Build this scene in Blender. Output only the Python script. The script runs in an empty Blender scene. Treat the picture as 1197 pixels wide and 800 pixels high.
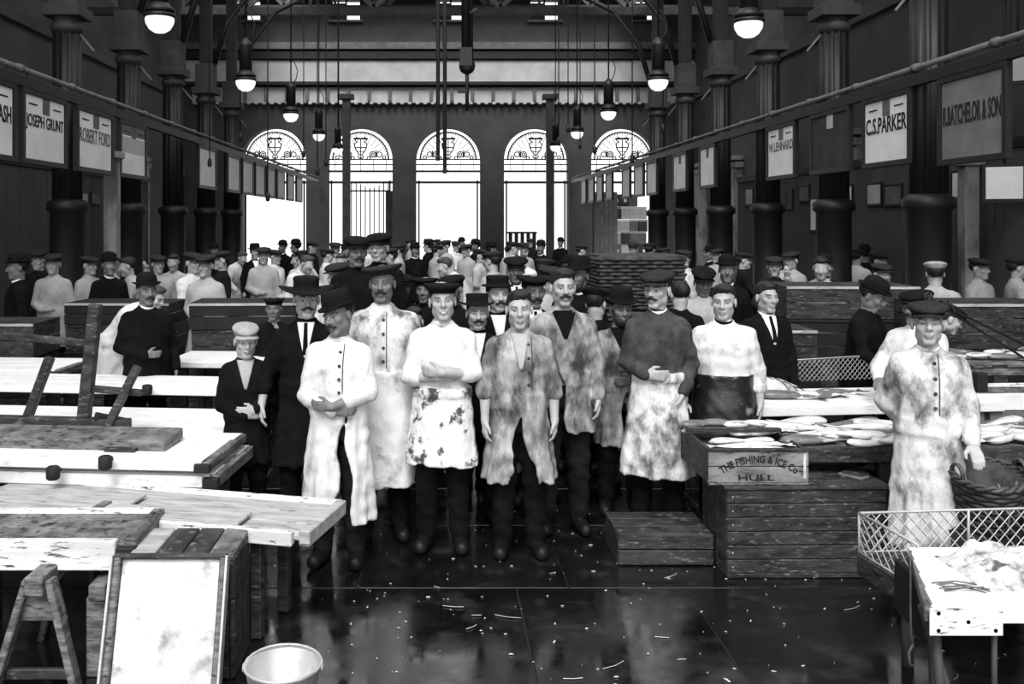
import bpy, math, random
import numpy as np
from mathutils import Vector, Matrix, Euler
random.seed(7); np.random.seed(7)
SC = bpy.context.scene
COL = SC.collection

# ------------------------------------------------------------------ camera, sky, exposure
CAMH = 2.17; FPX = 1100.0; VX, VY = 511.0, 259.0
cam = bpy.data.cameras.new('camera'); camo = bpy.data.objects.new('camera', cam); COL.objects.link(camo)
camo.location = (0, 0, CAMH); camo.rotation_euler = (math.pi/2, 0, 0)
cam.sensor_fit = 'HORIZONTAL'; cam.sensor_width = 36.0; cam.lens = 36.0*FPX/1197.0
cam.shift_x = (598.5-VX)/1197.0; cam.shift_y = (VY-400.0)/1197.0
cam.clip_start = 0.05; cam.clip_end = 300
SC.camera = camo
world = bpy.data.worlds.new('overcast'); SC.world = world; world.use_nodes = True
wn = world.node_tree; bg = wn.nodes['Background']
bg.inputs[0].default_value = (0.97, 0.98, 1.0, 1); bg.inputs[1].default_value = 1.15
SC.view_settings.view_transform = 'Standard'; SC.view_settings.look = 'None'
SC.view_settings.exposure = 0.64; SC.view_settings.gamma = 1.0; SC.view_settings.use_curve_mapping = False
SC.cycles.use_denoising = True
SC.cycles.max_bounces = 6; SC.cycles.diffuse_bounces = 4; SC.cycles.glossy_bounces = 3; SC.cycles.transparent_max_bounces = 8
# soft high sun veiled by cloud, coming through the glazed roof from behind the photographer
sun = bpy.data.lights.new('sun', 'SUN'); sun.energy = 2.3; sun.angle = math.radians(28)
suno = bpy.data.objects.new('sun', sun); COL.objects.link(suno)
suno.rotation_euler = (math.radians(40), math.radians(-8), 0)

def WP(x, y, Z):            # world point of a pixel at a known height
    d = FPX*(CAMH-Z)/(y-VY); return ((x-VX)/FPX*d, d, Z)
def WD(x, y, d):            # world point of a pixel at a known distance
    return ((x-VX)/FPX*d, d, CAMH-(y-VY)/FPX*d)

# ------------------------------------------------------------------ materials
MATS = {}
def g(v): return (v, v*0.995, v*0.985, 1)
def nmat(name, c1, c2=None, scale=3.0, stretch=(1,1,1), lo=.35, hi=.65, stain=None, sscale=6, slo=.5, shi=.62,
         rough=.75, rough2=None, bump=.15, bscale=25, spec=.3, attr=False, metal=0.0, emit=0, bdist=.01, bstretch=None):
    if name in MATS: return MATS[name]
    m = bpy.data.materials.new(name); m.use_nodes = True; nt = m.node_tree; N = nt.nodes; L = nt.links
    b = N['Principled BSDF']; b.inputs['Roughness'].default_value = rough; b.inputs['Metallic'].default_value = metal
    b.inputs['Specular IOR Level'].default_value = spec
    tc = N.new('ShaderNodeTexCoord'); oi = N.new('ShaderNodeObjectInfo')
    ad = N.new('ShaderNodeVectorMath'); ad.operation = 'ADD'
    mu = N.new('ShaderNodeMath'); mu.operation = 'MULTIPLY'; mu.inputs[1].default_value = 37.0
    L.new(oi.outputs['Random'], mu.inputs[0]); L.new(tc.outputs['Object'], ad.inputs[0]); L.new(mu.outputs[0], ad.inputs[1])
    mp = N.new('ShaderNodeMapping'); mp.inputs['Scale'].default_value = stretch; L.new(ad.outputs[0], mp.inputs[0])
    def noise(sc, det=5, vec=None):
        n = N.new('ShaderNodeTexNoise'); n.inputs['Scale'].default_value = sc; n.inputs['Detail'].default_value = det
        n.inputs['Roughness'].default_value = .62
        L.new((vec or mp).outputs[0], n.inputs['Vector']); return n
    def ramp(src, a, b_, ca, cb):
        r = N.new('ShaderNodeValToRGB'); r.color_ramp.elements[0].position = a; r.color_ramp.elements[1].position = b_
        r.color_ramp.elements[0].color = ca; r.color_ramp.elements[1].color = cb; L.new(src, r.inputs[0]); return r
    if c2 is None: c2 = c1
    n1 = noise(scale); col = ramp(n1.outputs['Fac'], lo, hi, g(c1), g(c2)).outputs[0]
    if stain is not None:
        n2 = noise(sscale, 6); r2 = ramp(n2.outputs['Fac'], slo, shi, (0,0,0,1), (1,1,1,1))
        mx = N.new('ShaderNodeMix'); mx.data_type = 'RGBA'; L.new(r2.outputs[0], mx.inputs[0]); L.new(col, mx.inputs[6])
        mx.inputs[7].default_value = g(stain); col = mx.outputs[2]
    if attr:
        at = N.new('ShaderNodeAttribute'); at.attribute_name = 'tone'
        mx = N.new('ShaderNodeMix'); mx.data_type = 'RGBA'; mx.blend_type = 'MULTIPLY'; mx.inputs[0].default_value = 1
        L.new(col, mx.inputs[6]); L.new(at.outputs['Color'], mx.inputs[7]); col = mx.outputs[2]
    L.new(col, b.inputs['Base Color'])
    if rough2 is not None:
        n4 = noise(scale*1.7); r4 = ramp(n4.outputs['Fac'], .4, .62, g(rough), g(rough2)); L.new(r4.outputs[0], b.inputs['Roughness'])
    if bump:
        mp3 = None
        if bstretch:
            mp3 = N.new('ShaderNodeMapping'); mp3.inputs['Scale'].default_value = bstretch; L.new(ad.outputs[0], mp3.inputs[0])
        n3 = noise(bscale, 4, mp3); bp = N.new('ShaderNodeBump'); bp.inputs['Strength'].default_value = bump; bp.inputs['Distance'].default_value = bdist
        L.new(n3.outputs['Fac'], bp.inputs['Height']); L.new(bp.outputs[0], b.inputs['Normal'])
    if emit:
        b.inputs['Emission Color'].default_value = (1,1,1,1); b.inputs['Emission Strength'].default_value = emit
    MATS[name] = m; return m

M_wood_dark = nmat('dark wet wood', .010, .05, 6, (1,1,4), stain=.17, sscale=16, slo=.57, shi=.70, rough=.55, bump=.3)
M_wood_mid = nmat('weathered grey wood', .06, .22, 5, (1.5,1,6), stain=.02, sscale=12, slo=.52, shi=.66, rough=.7, bump=.3)
M_wood_pale = nmat('pale scrubbed wood', .28, .5, 3, (1,6,6), stain=.10, sscale=8, slo=.58, shi=.68, rough=.7, bump=.2)
M_board = nmat('scrubbed white board', .72, .82, 2, (1,4,4), stain=.3, sscale=7, slo=.58, shi=.75, rough=.65, bump=.12)
M_board_dirty = nmat('scuffed white board', .55, .85, 2, (1,5,5), stain=.06, sscale=9, slo=.56, shi=.64, rough=.65, bump=.2)
M_tray = nmat('stained pale tray lining', .78, .5, 3.5, stain=.2, sscale=8, slo=.52, shi=.72, rough=.5, bump=.15)
M_black = nmat('blackened timber', .008, .016, 5, rough=.7)
M_iron = nmat('dark painted iron', .008, .014, 4, rough=.5, spec=.4, bump=.1)
M_iron_mid = nmat('grey painted iron', .035, .06, 3, rough=.6, bump=.1)
M_iron_pale = nmat('dusty grey iron', .1, .16, 3, rough=.7)
M_steel = nmat('galvanised metal', .45, .6, 6, stain=.25, sscale=9, slo=.55, shi=.7, rough=.4, spec=.6, metal=.4)
M_wire = nmat('bright wire', .35, .5, 8, rough=.5, metal=.2, bump=0)
M_wall = nmat('smoke dark wall', .06, .09, .6, rough=.9, bump=.05)
M_wall_back = nmat('dark end wall', .06, .085, 1.0, rough=.9)
M_cornice = nmat('grey cornice', .4, .55, 1.0, rough=.85)
M_pier = nmat('pale pier', .2, .3, 1.2, (1,1,.4), stain=.1, sscale=2, rough=.8)
M_roof = nmat('roof boarding', .02, .03, 1.5, rough=.9)
M_paper = nmat('white sign face', .75, .88, 2.5, rough=.8, bump=0)
M_paper_grey = nmat('weathered grey sign face', .16, .22, 3, rough=.8, bump=0)
M_paper_dark = nmat('blackened sign face', .03, .05, 4, rough=.8, bump=0)
M_ink = nmat('black lettering', .012, rough=.7, bump=0)
M_ink_grey = nmat('faded lettering', .09, .2, 9, rough=.8, bump=0)
M_opal = nmat('opal glass', .8, .88, 4, rough=.25, spec=.5, bump=0, emit=.6)
M_rope = nmat('rope', .12, .2, 20, rough=.9)
M_rope_dark = nmat('dark rope', .02, .035, 20, rough=.9)
M_wicker = nmat('dark wicker', .02, .06, 14, rough=.7)
M_wicker_mid = nmat('wet brown wicker', .03, .10, 12, rough=.6)
M_fish = nmat('silvery fish skin', .55, .85, 5, (1,3,3), stain=.12, sscale=6, slo=.55, shi=.68, rough=.3, spec=.6)
M_fish_dark = nmat('dark fish skin', .08, .2, 5, (1,3,3), stain=.6, sscale=6, slo=.58, shi=.66, rough=.3, spec=.6)
M_ice = nmat('crushed ice', .5, .75, 9, stain=.1, sscale=12, slo=.5, shi=.66, rough=.4, bump=.6, bscale=30)  # dark blotches put the shade of the crevices into the colour
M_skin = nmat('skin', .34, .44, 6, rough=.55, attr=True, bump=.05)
M_skin_dark = nmat('weathered and shaded skin', .14, .2, 6, rough=.55, attr=True, bump=.05)  # darker faces; on one man it carries the shade of his hat
M_hair = nmat('dark hair', .008, .02, 30, (1,1,.3), rough=.6, bump=.4, bscale=60)
M_hair_mid = nmat('brown hair', .03, .06, 30, (1,1,.3), rough=.6, bump=.4, bscale=60)
CL = dict(rough=.95, spec=.12, bump=.7, bscale=9, bdist=.03, bstretch=(1,1,.45))
M_felt = nmat('black felt', .005, .01, 10, rough=.95, bump=.1, spec=.12)
M_tweed = nmat('dark tweed', .015, .035, 60, rough=.95, bump=.2, bscale=90, spec=.12)
M_cap_light = nmat('pale cloth cap', .26, .38, 12, rough=.95, spec=.12)
M_coat_black = nmat('black cloth', .003, .007, 5, **CL)
M_coat_dark = nmat('dark cloth', .006, .014, 5, **CL)
M_coat_grey = nmat('grey overall cloth', .035, .075, 8, stain=.02, sscale=7, slo=.5, shi=.7, **CL)
M_light_cloth = nmat('light cloth', .3, .45, 4, **CL)
M_smock_white = nmat('white smock cloth', .72, .6, 5, stain=.26, sscale=6, slo=.55, shi=.72, **CL)
M_smock_stain = nmat('stained white smock cloth', .68, .5, 7, (1,1,.6), stain=.10, sscale=7, slo=.49, shi=.66, **CL)
M_smock_dirty = nmat('dirty smock cloth', .46, .16, 10, (1,1,.5), stain=.05, sscale=7, slo=.45, shi=.66, **CL)
M_apron_spot = nmat('blood-spotted apron cloth', .74, .62, 3, stain=.07, sscale=9, slo=.55, shi=.62, **CL)
M_apron_dark = nmat('oilskin', .004, .012, 6, stain=.2, sscale=9, slo=.6, shi=.68, rough=.3, spec=.6, bump=.5, bscale=14)
M_collar = nmat('starched white collar', .85, rough=.8, bump=0)
M_boot = nmat('wet black leather', .004, .008, 8, rough=.55, spec=.3)
M_floor = nmat('wet stone flag', .004, .010, 2.0, stain=.028, sscale=4, slo=.55, shi=.72, rough=.07, rough2=.27, spec=.8, bump=.06, bscale=5)
M_floor_far = nmat('dark wet floor', .006, .014, 1.5, rough=.3, rough2=.6, spec=.5)
M_street = nmat('pale street setts', .5, .6, 2, rough=.9)
M_litter = nmat('pale litter', .4, .75, 30, rough=.8, bump=0)

def glassmat():
    m = bpy.data.materials.new('window glass'); m.use_nodes = True; nt = m.node_tree; N = nt.nodes; L = nt.links
    for n in list(N): N.remove(n)
    o = N.new('ShaderNodeOutputMaterial'); t = N.new('ShaderNodeBsdfTransparent'); t.inputs[0].default_value = (.94,.94,.94,1)
    gl = N.new('ShaderNodeBsdfGlossy'); gl.inputs['Roughness'].default_value = .1
    mx = N.new('ShaderNodeMixShader'); mx.inputs[0].default_value = .06
    L.new(t.outputs[0], mx.inputs[1]); L.new(gl.outputs[0], mx.inputs[2]); L.new(mx.outputs[0], o.inputs[0]); return m
M_glass = glassmat()

# ------------------------------------------------------------------ object helpers
def thing(name, label, cat, loc=(0,0,0), rz=0.0, group=None):
    o = bpy.data.objects.new(name, None); o.empty_display_size = .1; COL.objects.link(o)
    o.location = loc; o.rotation_euler = (0,0,rz); tag(o, label, cat, group); return o
def tag(o, label=None, cat=None, group=None, kind=None):
    if label: o['label'] = label
    if cat: o['category'] = cat
    if group: o['group'] = group
    if kind: o['kind'] = kind
    return o
def mo(name, verts, faces, mat, parent=None, smooth=False, loc=None, rot=None):
    me = bpy.data.meshes.new(name)
    if isinstance(verts, np.ndarray):
        nv = len(verts); me.vertices.add(nv); me.vertices.foreach_set('co', verts.astype(np.float32).ravel())
        f = np.asarray(faces, dtype=np.int32); nf, k = f.shape
        me.loops.add(nf*k); me.loops.foreach_set('vertex_index', f.ravel())
        me.polygons.add(nf); me.polygons.foreach_set('loop_start', np.arange(0, nf*k, k, dtype=np.int32))
        me.update(calc_edges=True); me.validate()
    else:
        me.from_pydata([tuple(v) for v in verts], [], faces)
    if smooth: me.polygons.foreach_set('use_smooth', [True]*len(me.polygons))
    me.materials.append(mat); me.update()
    return om(name, me, parent, loc, rot)
def om(name, me, parent=None, loc=None, rot=None):
    o = bpy.data.objects.new(name, me); COL.objects.link(o)
    if parent is not None: o.parent = parent
    if loc is not None: o.location = loc
    if rot is not None: o.rotation_euler = rot
    return o
def boxgeo(sx, sy, sz, ch=None, cx=0, cy=0, cz=0):
    """chamfered box: 24 verts"""
    h = (sx/2, sy/2, sz/2)
    if ch is None: ch = min(.006, .2*min(sx, sy, sz))
    V = []; idx = {}
    for s0 in (-1,1):
        for s1 in (-1,1):
            for s2 in (-1,1):
                s = (s0,s1,s2)
                for ax in range(3):   # vertex on face ax
                    p = [s[i]*(h[i]-(0 if i == ax else ch)) for i in range(3)]
                    idx[(s,ax)] = len(V); V.append((p[0]+cx, p[1]+cy, p[2]+cz))
    F = []
    def o_(f):   # orient outward
        c = [sum(V[i][k] for i in f)/len(f)-(cx,cy,cz)[k] for k in range(3)]
        a, b, d = (Vector(V[f[0]]), Vector(V[f[1]]), Vector(V[f[2]]))
        n = (b-a).cross(d-a)
        return f if n.dot(Vector(c)) > 0 else f[::-1]
    for ax in range(3):
        u, v = [i for i in range(3) if i != ax]
        for sg in (-1,1):
            f = []
            for (a, b) in ((-1,-1),(1,-1),(1,1),(-1,1)):
                s = [0,0,0]; s[ax] = sg; s[u] = a; s[v] = b; f.append(idx[(tuple(s),ax)])
            F.append(o_(f))
    for ax in range(3):
        u, v = [i for i in range(3) if i != ax]
        for a in (-1,1):
            for b in (-1,1):
                s1 = [0,0,0]; s1[u] = a; s1[v] = b; s1[ax] = -1; s2 = list(s1); s2[ax] = 1
                s1 = tuple(s1); s2 = tuple(s2)
                F.append(o_([idx[(s1,u)], idx[(s2,u)], idx[(s2,v)], idx[(s1,v)]]))
    for s0 in (-1,1):
        for s1 in (-1,1):
            for s2 in (-1,1):
                s = (s0,s1,s2); F.append(o_([idx[(s,0)], idx[(s,1)], idx[(s,2)]]))
    return V, F
def box(name, c, size, mat, parent=None, rot=None, ch=None):
    V, F = boxgeo(*size, ch=ch); return mo(name, V, F, mat, parent, False, c, rot)
def boxl(name, lo, hi, mat, parent=None, ch=None):
    if parent is None:          # a piece of the setting: world coordinates, so that its pieces can be given in world coordinates too
        V, F = boxgeo(*[abs(b-a) for a, b in zip(lo, hi)], ch=ch, cx=(lo[0]+hi[0])/2, cy=(lo[1]+hi[1])/2, cz=(lo[2]+hi[2])/2); return mo(name, V, F, mat)
    return box(name, [(a+b)/2 for a, b in zip(lo, hi)], [abs(b-a) for a, b in zip(lo, hi)], mat, parent, None, ch)
def beam(name, a, b, w, h, mat, parent=None, up=(0,0,1)):
    """rectangular bar from a to b"""
    a, b = Vector(a), Vector(b); d = b-a; L = d.length; z = d.normalized(); u = Vector(up)
    x = u.cross(z)
    if x.length < 1e-4: x = Vector((1,0,0)).cross(z)
    x.normalize(); y = z.cross(x); R = Matrix((x, y, z)).transposed()
    V, F = boxgeo(w, h, L); V = [R @ Vector(v) for v in V]
    return mo(name, V, F, mat, parent, False, (a+b)/2)
class MB:
    def __init__(s): s.v = []; s.f = []
    def add(s, V, F): n = len(s.v); s.v += [tuple(v) for v in V]; s.f += [[i+n for i in f] for f in F]; return s
    def box(s, c, size, ch=None): V, F = boxgeo(*size, ch=ch, cx=c[0], cy=c[1], cz=c[2]); return s.add(V, F)
    def boxl(s, lo, hi): return s.box([(a+b)/2 for a, b in zip(lo, hi)], [abs(b-a) for a, b in zip(lo, hi)])
    def tube(s, pts, r, n=6, closed=False): V, F = tubegeo(pts, r, n, closed); return s.add(V, F)
    def build(s, name, mat, parent=None, smooth=False, loc=None, rot=None): return mo(name, s.v, s.f, mat, parent, smooth, loc, rot)
def tubegeo(pts, r, n=6, closed=False):
    pts = [Vector(p) for p in pts]; m = len(pts); V = []; F = []
    rr = r if isinstance(r, (list, tuple)) else [r]*m
    prev = None
    for i, p in enumerate(pts):
        if closed: t = pts[(i+1) % m]-pts[i-1]
        else: t = pts[min(i+1, m-1)]-pts[max(i-1, 0)]
        t.normalize()
        if prev is None:
            u = Vector((0,0,1)) if abs(t.z) < .9 else Vector((1,0,0)); x = u.cross(t).normalized()
        else:
            x = prev-t*prev.dot(t); x.normalize()
        prev = x; y = t.cross(x)
        for k in range(n):
            a = 2*math.pi*k/n; V.append(p+(x*math.cos(a)+y*math.sin(a))*rr[i])
    for i in range(m if closed else m-1):
        j = (i+1) % m
        for k in range(n):
            F.append([i*n+k, i*n+(k+1) % n, j*n+(k+1) % n, j*n+k])
    if not closed: F.append(list(range(n))[::-1]); F.append([(m-1)*n+k for k in range(n)])
    return V, F
def tube(name, pts, r, mat, parent=None, n=8, closed=False, loc=None):
    V, F = tubegeo(pts, r, n, closed); return mo(name, V, F, mat, parent, True, loc)
def lathegeo(prof, n=24, sx=1, sy=1, fl=None):
    V = []; F = []
    for (r, z) in prof:
        for k in range(n):
            a = 2*math.pi*k/n; rr = r*(fl(a) if fl else 1)
            V.append((rr*math.cos(a)*sx, rr*math.sin(a)*sy, z))
    for i in range(len(prof)-1):
        for k in range(n): F.append([i*n+k, i*n+(k+1) % n, (i+1)*n+(k+1) % n, (i+1)*n+k])
    if prof[0][0] > 1e-5: F.append(list(range(n))[::-1])
    if prof[-1][0] > 1e-5: F.append([(len(prof)-1)*n+k for k in range(n)])
    return V, F
def lathe(name, prof, mat, parent=None, n=24, loc=None, rot=None, sx=1, sy=1, smooth=True, fl=None):
    V, F = lathegeo(prof, n, sx, sy, fl); return mo(name, V, F, mat, parent, smooth, loc, rot)
def textgeo(body, w, h, depth=.004):
    cu = bpy.data.curves.new('lettering', 'FONT'); cu.body = body; cu.size = 1; cu.resolution_u = 3; cu.extrude = .02; cu.offset = .018
    ob = bpy.data.objects.new('lettering_source', cu); COL.objects.link(ob)
    me = bpy.data.meshes.new_from_object(ob.evaluated_get(bpy.context.evaluated_depsgraph_get()))
    co = np.zeros(len(me.vertices)*3, np.float32); me.vertices.foreach_get('co', co); co = co.reshape(-1,3)
    lo, hi = co.min(0), co.max(0)
    co = (co-lo)/(hi-lo)-.5
    V = [(c[0]*w, c[1]*h, c[2]*depth) for c in co]; F = [list(p.vertices) for p in me.polygons]
    COL.objects.unlink(ob); bpy.data.objects.remove(ob); bpy.data.curves.remove(cu); bpy.data.meshes.remove(me)
    return V, F
def copy_tree(o, parent=None):
    c = o.copy(); COL.objects.link(c)
    if parent is not None: c.parent = parent
    for ch in list(o.children): copy_tree(ch, c)
    return c
# ------------------------------------------------------------------ people: a sculpting field and surface nets
class Fld:
    def __init__(s, xs, ys, zs):
        s.x, s.y, s.z = [np.asarray(a, np.float32) for a in (xs, ys, zs)]
        s.V = np.full((len(s.x), len(s.y), len(s.z)), 1.0, np.float32)
    def put(s, fn, lo, hi, k=0.0, op='u', fr=None, pad=.03):
        """fn(X,Y,Z) signed distance in the frame fr=(R,t); lo,hi its bounds in that frame"""
        lo = np.array(lo, float)-pad-k; hi = np.array(hi, float)+pad+k
        if fr is not None:
            R, t = fr
            C = np.array([[a, b, c] for a in (lo[0],hi[0]) for b in (lo[1],hi[1]) for c in (lo[2],hi[2])]) @ R.T + t
            lo, hi = C.min(0), C.max(0)
        sl = tuple(slice(max(0, np.searchsorted(a, l)-1), np.searchsorted(a, h_)+1) for a, l, h_ in zip((s.x,s.y,s.z), lo, hi))
        X = s.x[sl[0]][:,None,None]; Y = s.y[sl[1]][None,:,None]; Z = s.z[sl[2]][None,None,:]
        if 0 in (X.size, Y.size, Z.size): return
        if fr is not None:
            px, py, pz = X-np.float32(t[0]), Y-np.float32(t[1]), Z-np.float32(t[2]); r = R.astype(np.float32)
            X, Y, Z = (r[0,i]*px+r[1,i]*py+r[2,i]*pz for i in range(3))
        d = fn(X, Y, Z); v = s.V[sl]
        if op == 'u':
            if k > 0:
                h = np.clip(.5+.5*(v-d)/k, 0, 1); s.V[sl] = v*(1-h)+d*h-k*h*(1-h)
            else: s.V[sl] = np.minimum(v, d)
        elif op == 's':
            d = -d
            if k > 0:
                h = np.clip(.5-.5*(v-d)/k, 0, 1); s.V[sl] = v*(1-h)+d*h+k*h*(1-h)
            else: s.V[sl] = np.maximum(v, d)
        else: s.V[sl] = np.maximum(v, d)
    def cap(s, a, b, ra, rb=None, k=0.0, op='u', fr=None):
        rb = ra if rb is None else rb; a = np.array(a, np.float32); b = np.array(b, np.float32); ab = b-a; L2 = float(ab@ab)+1e-9
        def fn(X, Y, Z):
            t = np.clip(((X-a[0])*ab[0]+(Y-a[1])*ab[1]+(Z-a[2])*ab[2])/L2, 0, 1)
            return np.sqrt((X-a[0]-ab[0]*t)**2+(Y-a[1]-ab[1]*t)**2+(Z-a[2]-ab[2]*t)**2)-(ra+(rb-ra)*t)
        r = max(ra, rb); s.put(fn, np.minimum(a, b)-r, np.maximum(a, b)+r, k, op, fr)
    def ell(s, c, r, k=0.0, op='u', fr=None):
        def fn(X, Y, Z):
            x, y, z = X-c[0], Y-c[1], Z-c[2]
            k0 = np.sqrt((x/r[0])**2+(y/r[1])**2+(z/r[2])**2); k1 = np.sqrt((x/r[0]**2)**2+(y/r[1]**2)**2+(z/r[2]**2)**2)+1e-6
            return k0*(k0-1)/k1
        s.put(fn, np.array(c)-r, np.array(c)+r, k, op, fr)
    def loft(s, S, k=0.0, op='u', fr=None, grow=0.0, zr=None, clip=None):
        """S rows (z, a, b, cx, cy)"""
        S = np.array(S, np.float32); S = S[np.argsort(S[:,0])]
        z0, z1 = (S[0,0], S[-1,0]) if zr is None else zr
        def fn(X, Y, Z):
            zz = Z
            ip = lambda c: np.interp(zz, S[:,0], S[:,c]).astype(np.float32)
            a, b, cx, cy = ip(1)+grow, ip(2)+grow, ip(3), ip(4)
            d = (np.sqrt(((X-cx)/a)**2+((Y-cy)/b)**2)-1)*np.minimum(a, b)
            d = np.maximum(d, np.maximum(z0-Z, Z-z1))
            if clip is not None: d = np.maximum(d, clip(X, Y, Z))
            return d
        m = S[:,1].max()+grow+.02; n = S[:,2].max()+grow+.02
        s.put(fn, (S[:,3].min()-m, S[:,4].min()-n, z0), (S[:,3].max()+m, S[:,4].max()+n, z1), k, op, fr)
    def net(s):
        V = s.V; V[0] = V[-1] = 1; V[:,0] = V[:,-1] = 1; V[:,:,0] = V[:,:,-1] = 1
        I = V < 0
        c = [I[i:I.shape[0]-1+i, j:I.shape[1]-1+j, k:I.shape[2]-1+k] for i in (0,1) for j in (0,1) for k in (0,1)]
        al = c[0].copy(); an = c[0].copy()
        for q in c[1:]: al &= q; an |= q
        A = np.argwhere(an & ~al)
        ids = np.full(al.shape, -1, np.int32); ids[A[:,0],A[:,1],A[:,2]] = np.arange(len(A))
        P = np.zeros((len(A),3), np.float32); cnt = np.zeros(len(A), np.float32)
        ax = (s.x, s.y, s.z)
        for d in range(3):
            e = [0,1,2]; e.remove(d)
            for i in (0,1):
                for j in (0,1):
                    o0 = [0,0,0]; o0[e[0]] = i; o0[e[1]] = j; o1 = list(o0); o1[d] = 1
                    p0 = A+o0; p1 = A+o1
                    v0 = V[p0[:,0],p0[:,1],p0[:,2]]; v1 = V[p1[:,0],p1[:,1],p1[:,2]]
                    m = (v0 < 0) != (v1 < 0); t = np.where(m, v0/np.where(m, v0-v1, 1), 0)
                    for q in range(3):
                        c0 = ax[q][p0[:,q]]; c1 = ax[q][p1[:,q]]
                        P[:,q] += np.where(m, c0+(c1-c0)*t, 0)
                    cnt += m
        P /= np.maximum(cnt, 1)[:,None]
        Fs = []
        for d in range(3):
            u, w = [(1,2),(2,0),(0,1)][d]
            sl0 = [slice(None)]*3; sl1 = [slice(None)]*3; sl0[d] = slice(0,-1); sl1[d] = slice(1,None)
            a = I[tuple(sl0)]; b = I[tuple(sl1)]
            E = np.argwhere(a != b); inside0 = a[E[:,0],E[:,1],E[:,2]]
            ok = (E[:,u] > 0) & (E[:,w] > 0) & (E[:,u] < V.shape[u]-1) & (E[:,w] < V.shape[w]-1); E = E[ok]; inside0 = inside0[ok]
            def cell(du, dw):
                q = E.copy(); q[:,u] += du; q[:,w] += dw; return ids[q[:,0],q[:,1],q[:,2]]
            Q = np.stack([cell(-1,-1), cell(0,-1), cell(0,0), cell(-1,0)], 1)
            Q = np.where(inside0[:,None], Q, Q[:,::-1]); Q = Q[(Q >= 0).all(1)]
            Fs.append(Q)
        return P, np.concatenate(Fs)
def axis(*segs):
    """axis((lo,hi,step),...) contiguous"""
    out = []
    for lo, hi, st in segs:
        n = max(1, int(round((hi-lo)/st))); out += list(np.linspace(lo, hi, n, endpoint=False))
    out.append(segs[-1][1]); return np.array(out, np.float32)
def rotm(yaw=0, pitch=0, roll=0):
    return np.array((Matrix.Rotation(yaw,3,'Z') @ Matrix.Rotation(pitch,3,'X') @ Matrix.Rotation(roll,3,'Y')))

TORSO = [(.84,.165,.115,0,.01),(.92,.172,.125,0,.01),(1.04,.15,.108,0,0),(1.2,.165,.115,0,0),(1.32,.18,.115,0,.005),(1.40,.17,.095,0,.012),(1.44,.12,.075,0,.02),(1.475,.07,.065,0,.025),(1.52,.056,.058,0,.02)]
POSES = {   # elbow, wrist, hand direction, thumb direction for the picture-right arm (x mirrored for the other)
 'hang':   ((.25,.02,1.13),(.255,-.05,.90),(0,-.12,-1),(-.3,-1,0)),
 'hangout':((.29,.0,1.14),(.33,-.06,.92),(.05,-.15,-1),(-.3,-1,0)),
 'bent':   ((.245,.02,1.13),(.09,-.20,1.07),(-1,-.15,.0),(0,-.1,1)),
 'fold':   ((.235,-.06,1.13),(.02,-.21,1.15),(-1,.15,.06),(0,-.2,1)),
 'foldlow':((.24,-.02,1.10),(.0,-.20,1.03),(-1,.1,.02),(0,-.2,1)),
 'pocket': ((.255,.06,1.13),(.19,-.12,.95),(-.35,-.2,-1),(0,-1,0)),
 'grip':   ((.255,.0,1.13),(.24,-.20,.96),(.15,-.75,-.7),(-1,0,0)),
 'lean':   ((.30,-.03,1.12),(.33,-.20,.93),(0,-.55,-.8),(-1,-.2,0)),
 'work':   ((.27,-.14,1.15),(.16,-.36,1.08),(-.3,-1,-.2),(-1,0,.5)),
 'raise':  ((.34,-.1,1.36),(.40,-.22,1.55),(.1,-.4,.9),(-1,0,0)),
 'back':   ((.27,.10,1.14),(.12,.19,.98),(-1,0,-.2),(0,0,1)),
}
def hand(f, w, d, th, k=.01, curl=.5, sc=1.0):
    w = np.array(w, float); d = np.array(d, float); d /= np.linalg.norm(d); th = np.array(th, float); th -= d*(th@d); th /= np.linalg.norm(th)
    n = np.cross(d, th)     # across the palm thickness
    if n[1]*0+np.dot(n, [0,-.2,0]) > 0: n = -n
    m = w+d*.05*sc
    f.cap(w, w+d*.02*sc, .026*sc, .026*sc, k)
    for q in (-.024,-.008,.008,.024): f.cap(w+d*.02*sc+th*q*.7*sc, w+d*.085*sc+th*q*sc, .014*sc, .0135*sc, .012)
    for i, (q, L) in enumerate(((.027,.065),(.009,.075),(-.009,.07),(-.027,.055))):
        a = w+d*.088*sc+th*q*sc; dd = d*math.cos(curl*.6)+n*math.sin(curl*.6); b = a+dd*L*.5*sc
        d2 = d*math.cos(curl*1.6)+n*math.sin(curl*1.6); c = b+d2*L*.55*sc
        f.cap(a, b, .0105*sc, .0095*sc, .004); f.cap(b, c, .0095*sc, .008*sc, .003)
    a = w+d*.03*sc+th*.03*sc; b = a+(d*.7+th*.6+n*.15)*.04*sc; c = b+(d*.95+th*.1+n*.3)*.033*sc
    f.cap(a, b, .014*sc, .012*sc, .01); f.cap(b, c, .0115*sc, .0095*sc, .004)

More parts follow.
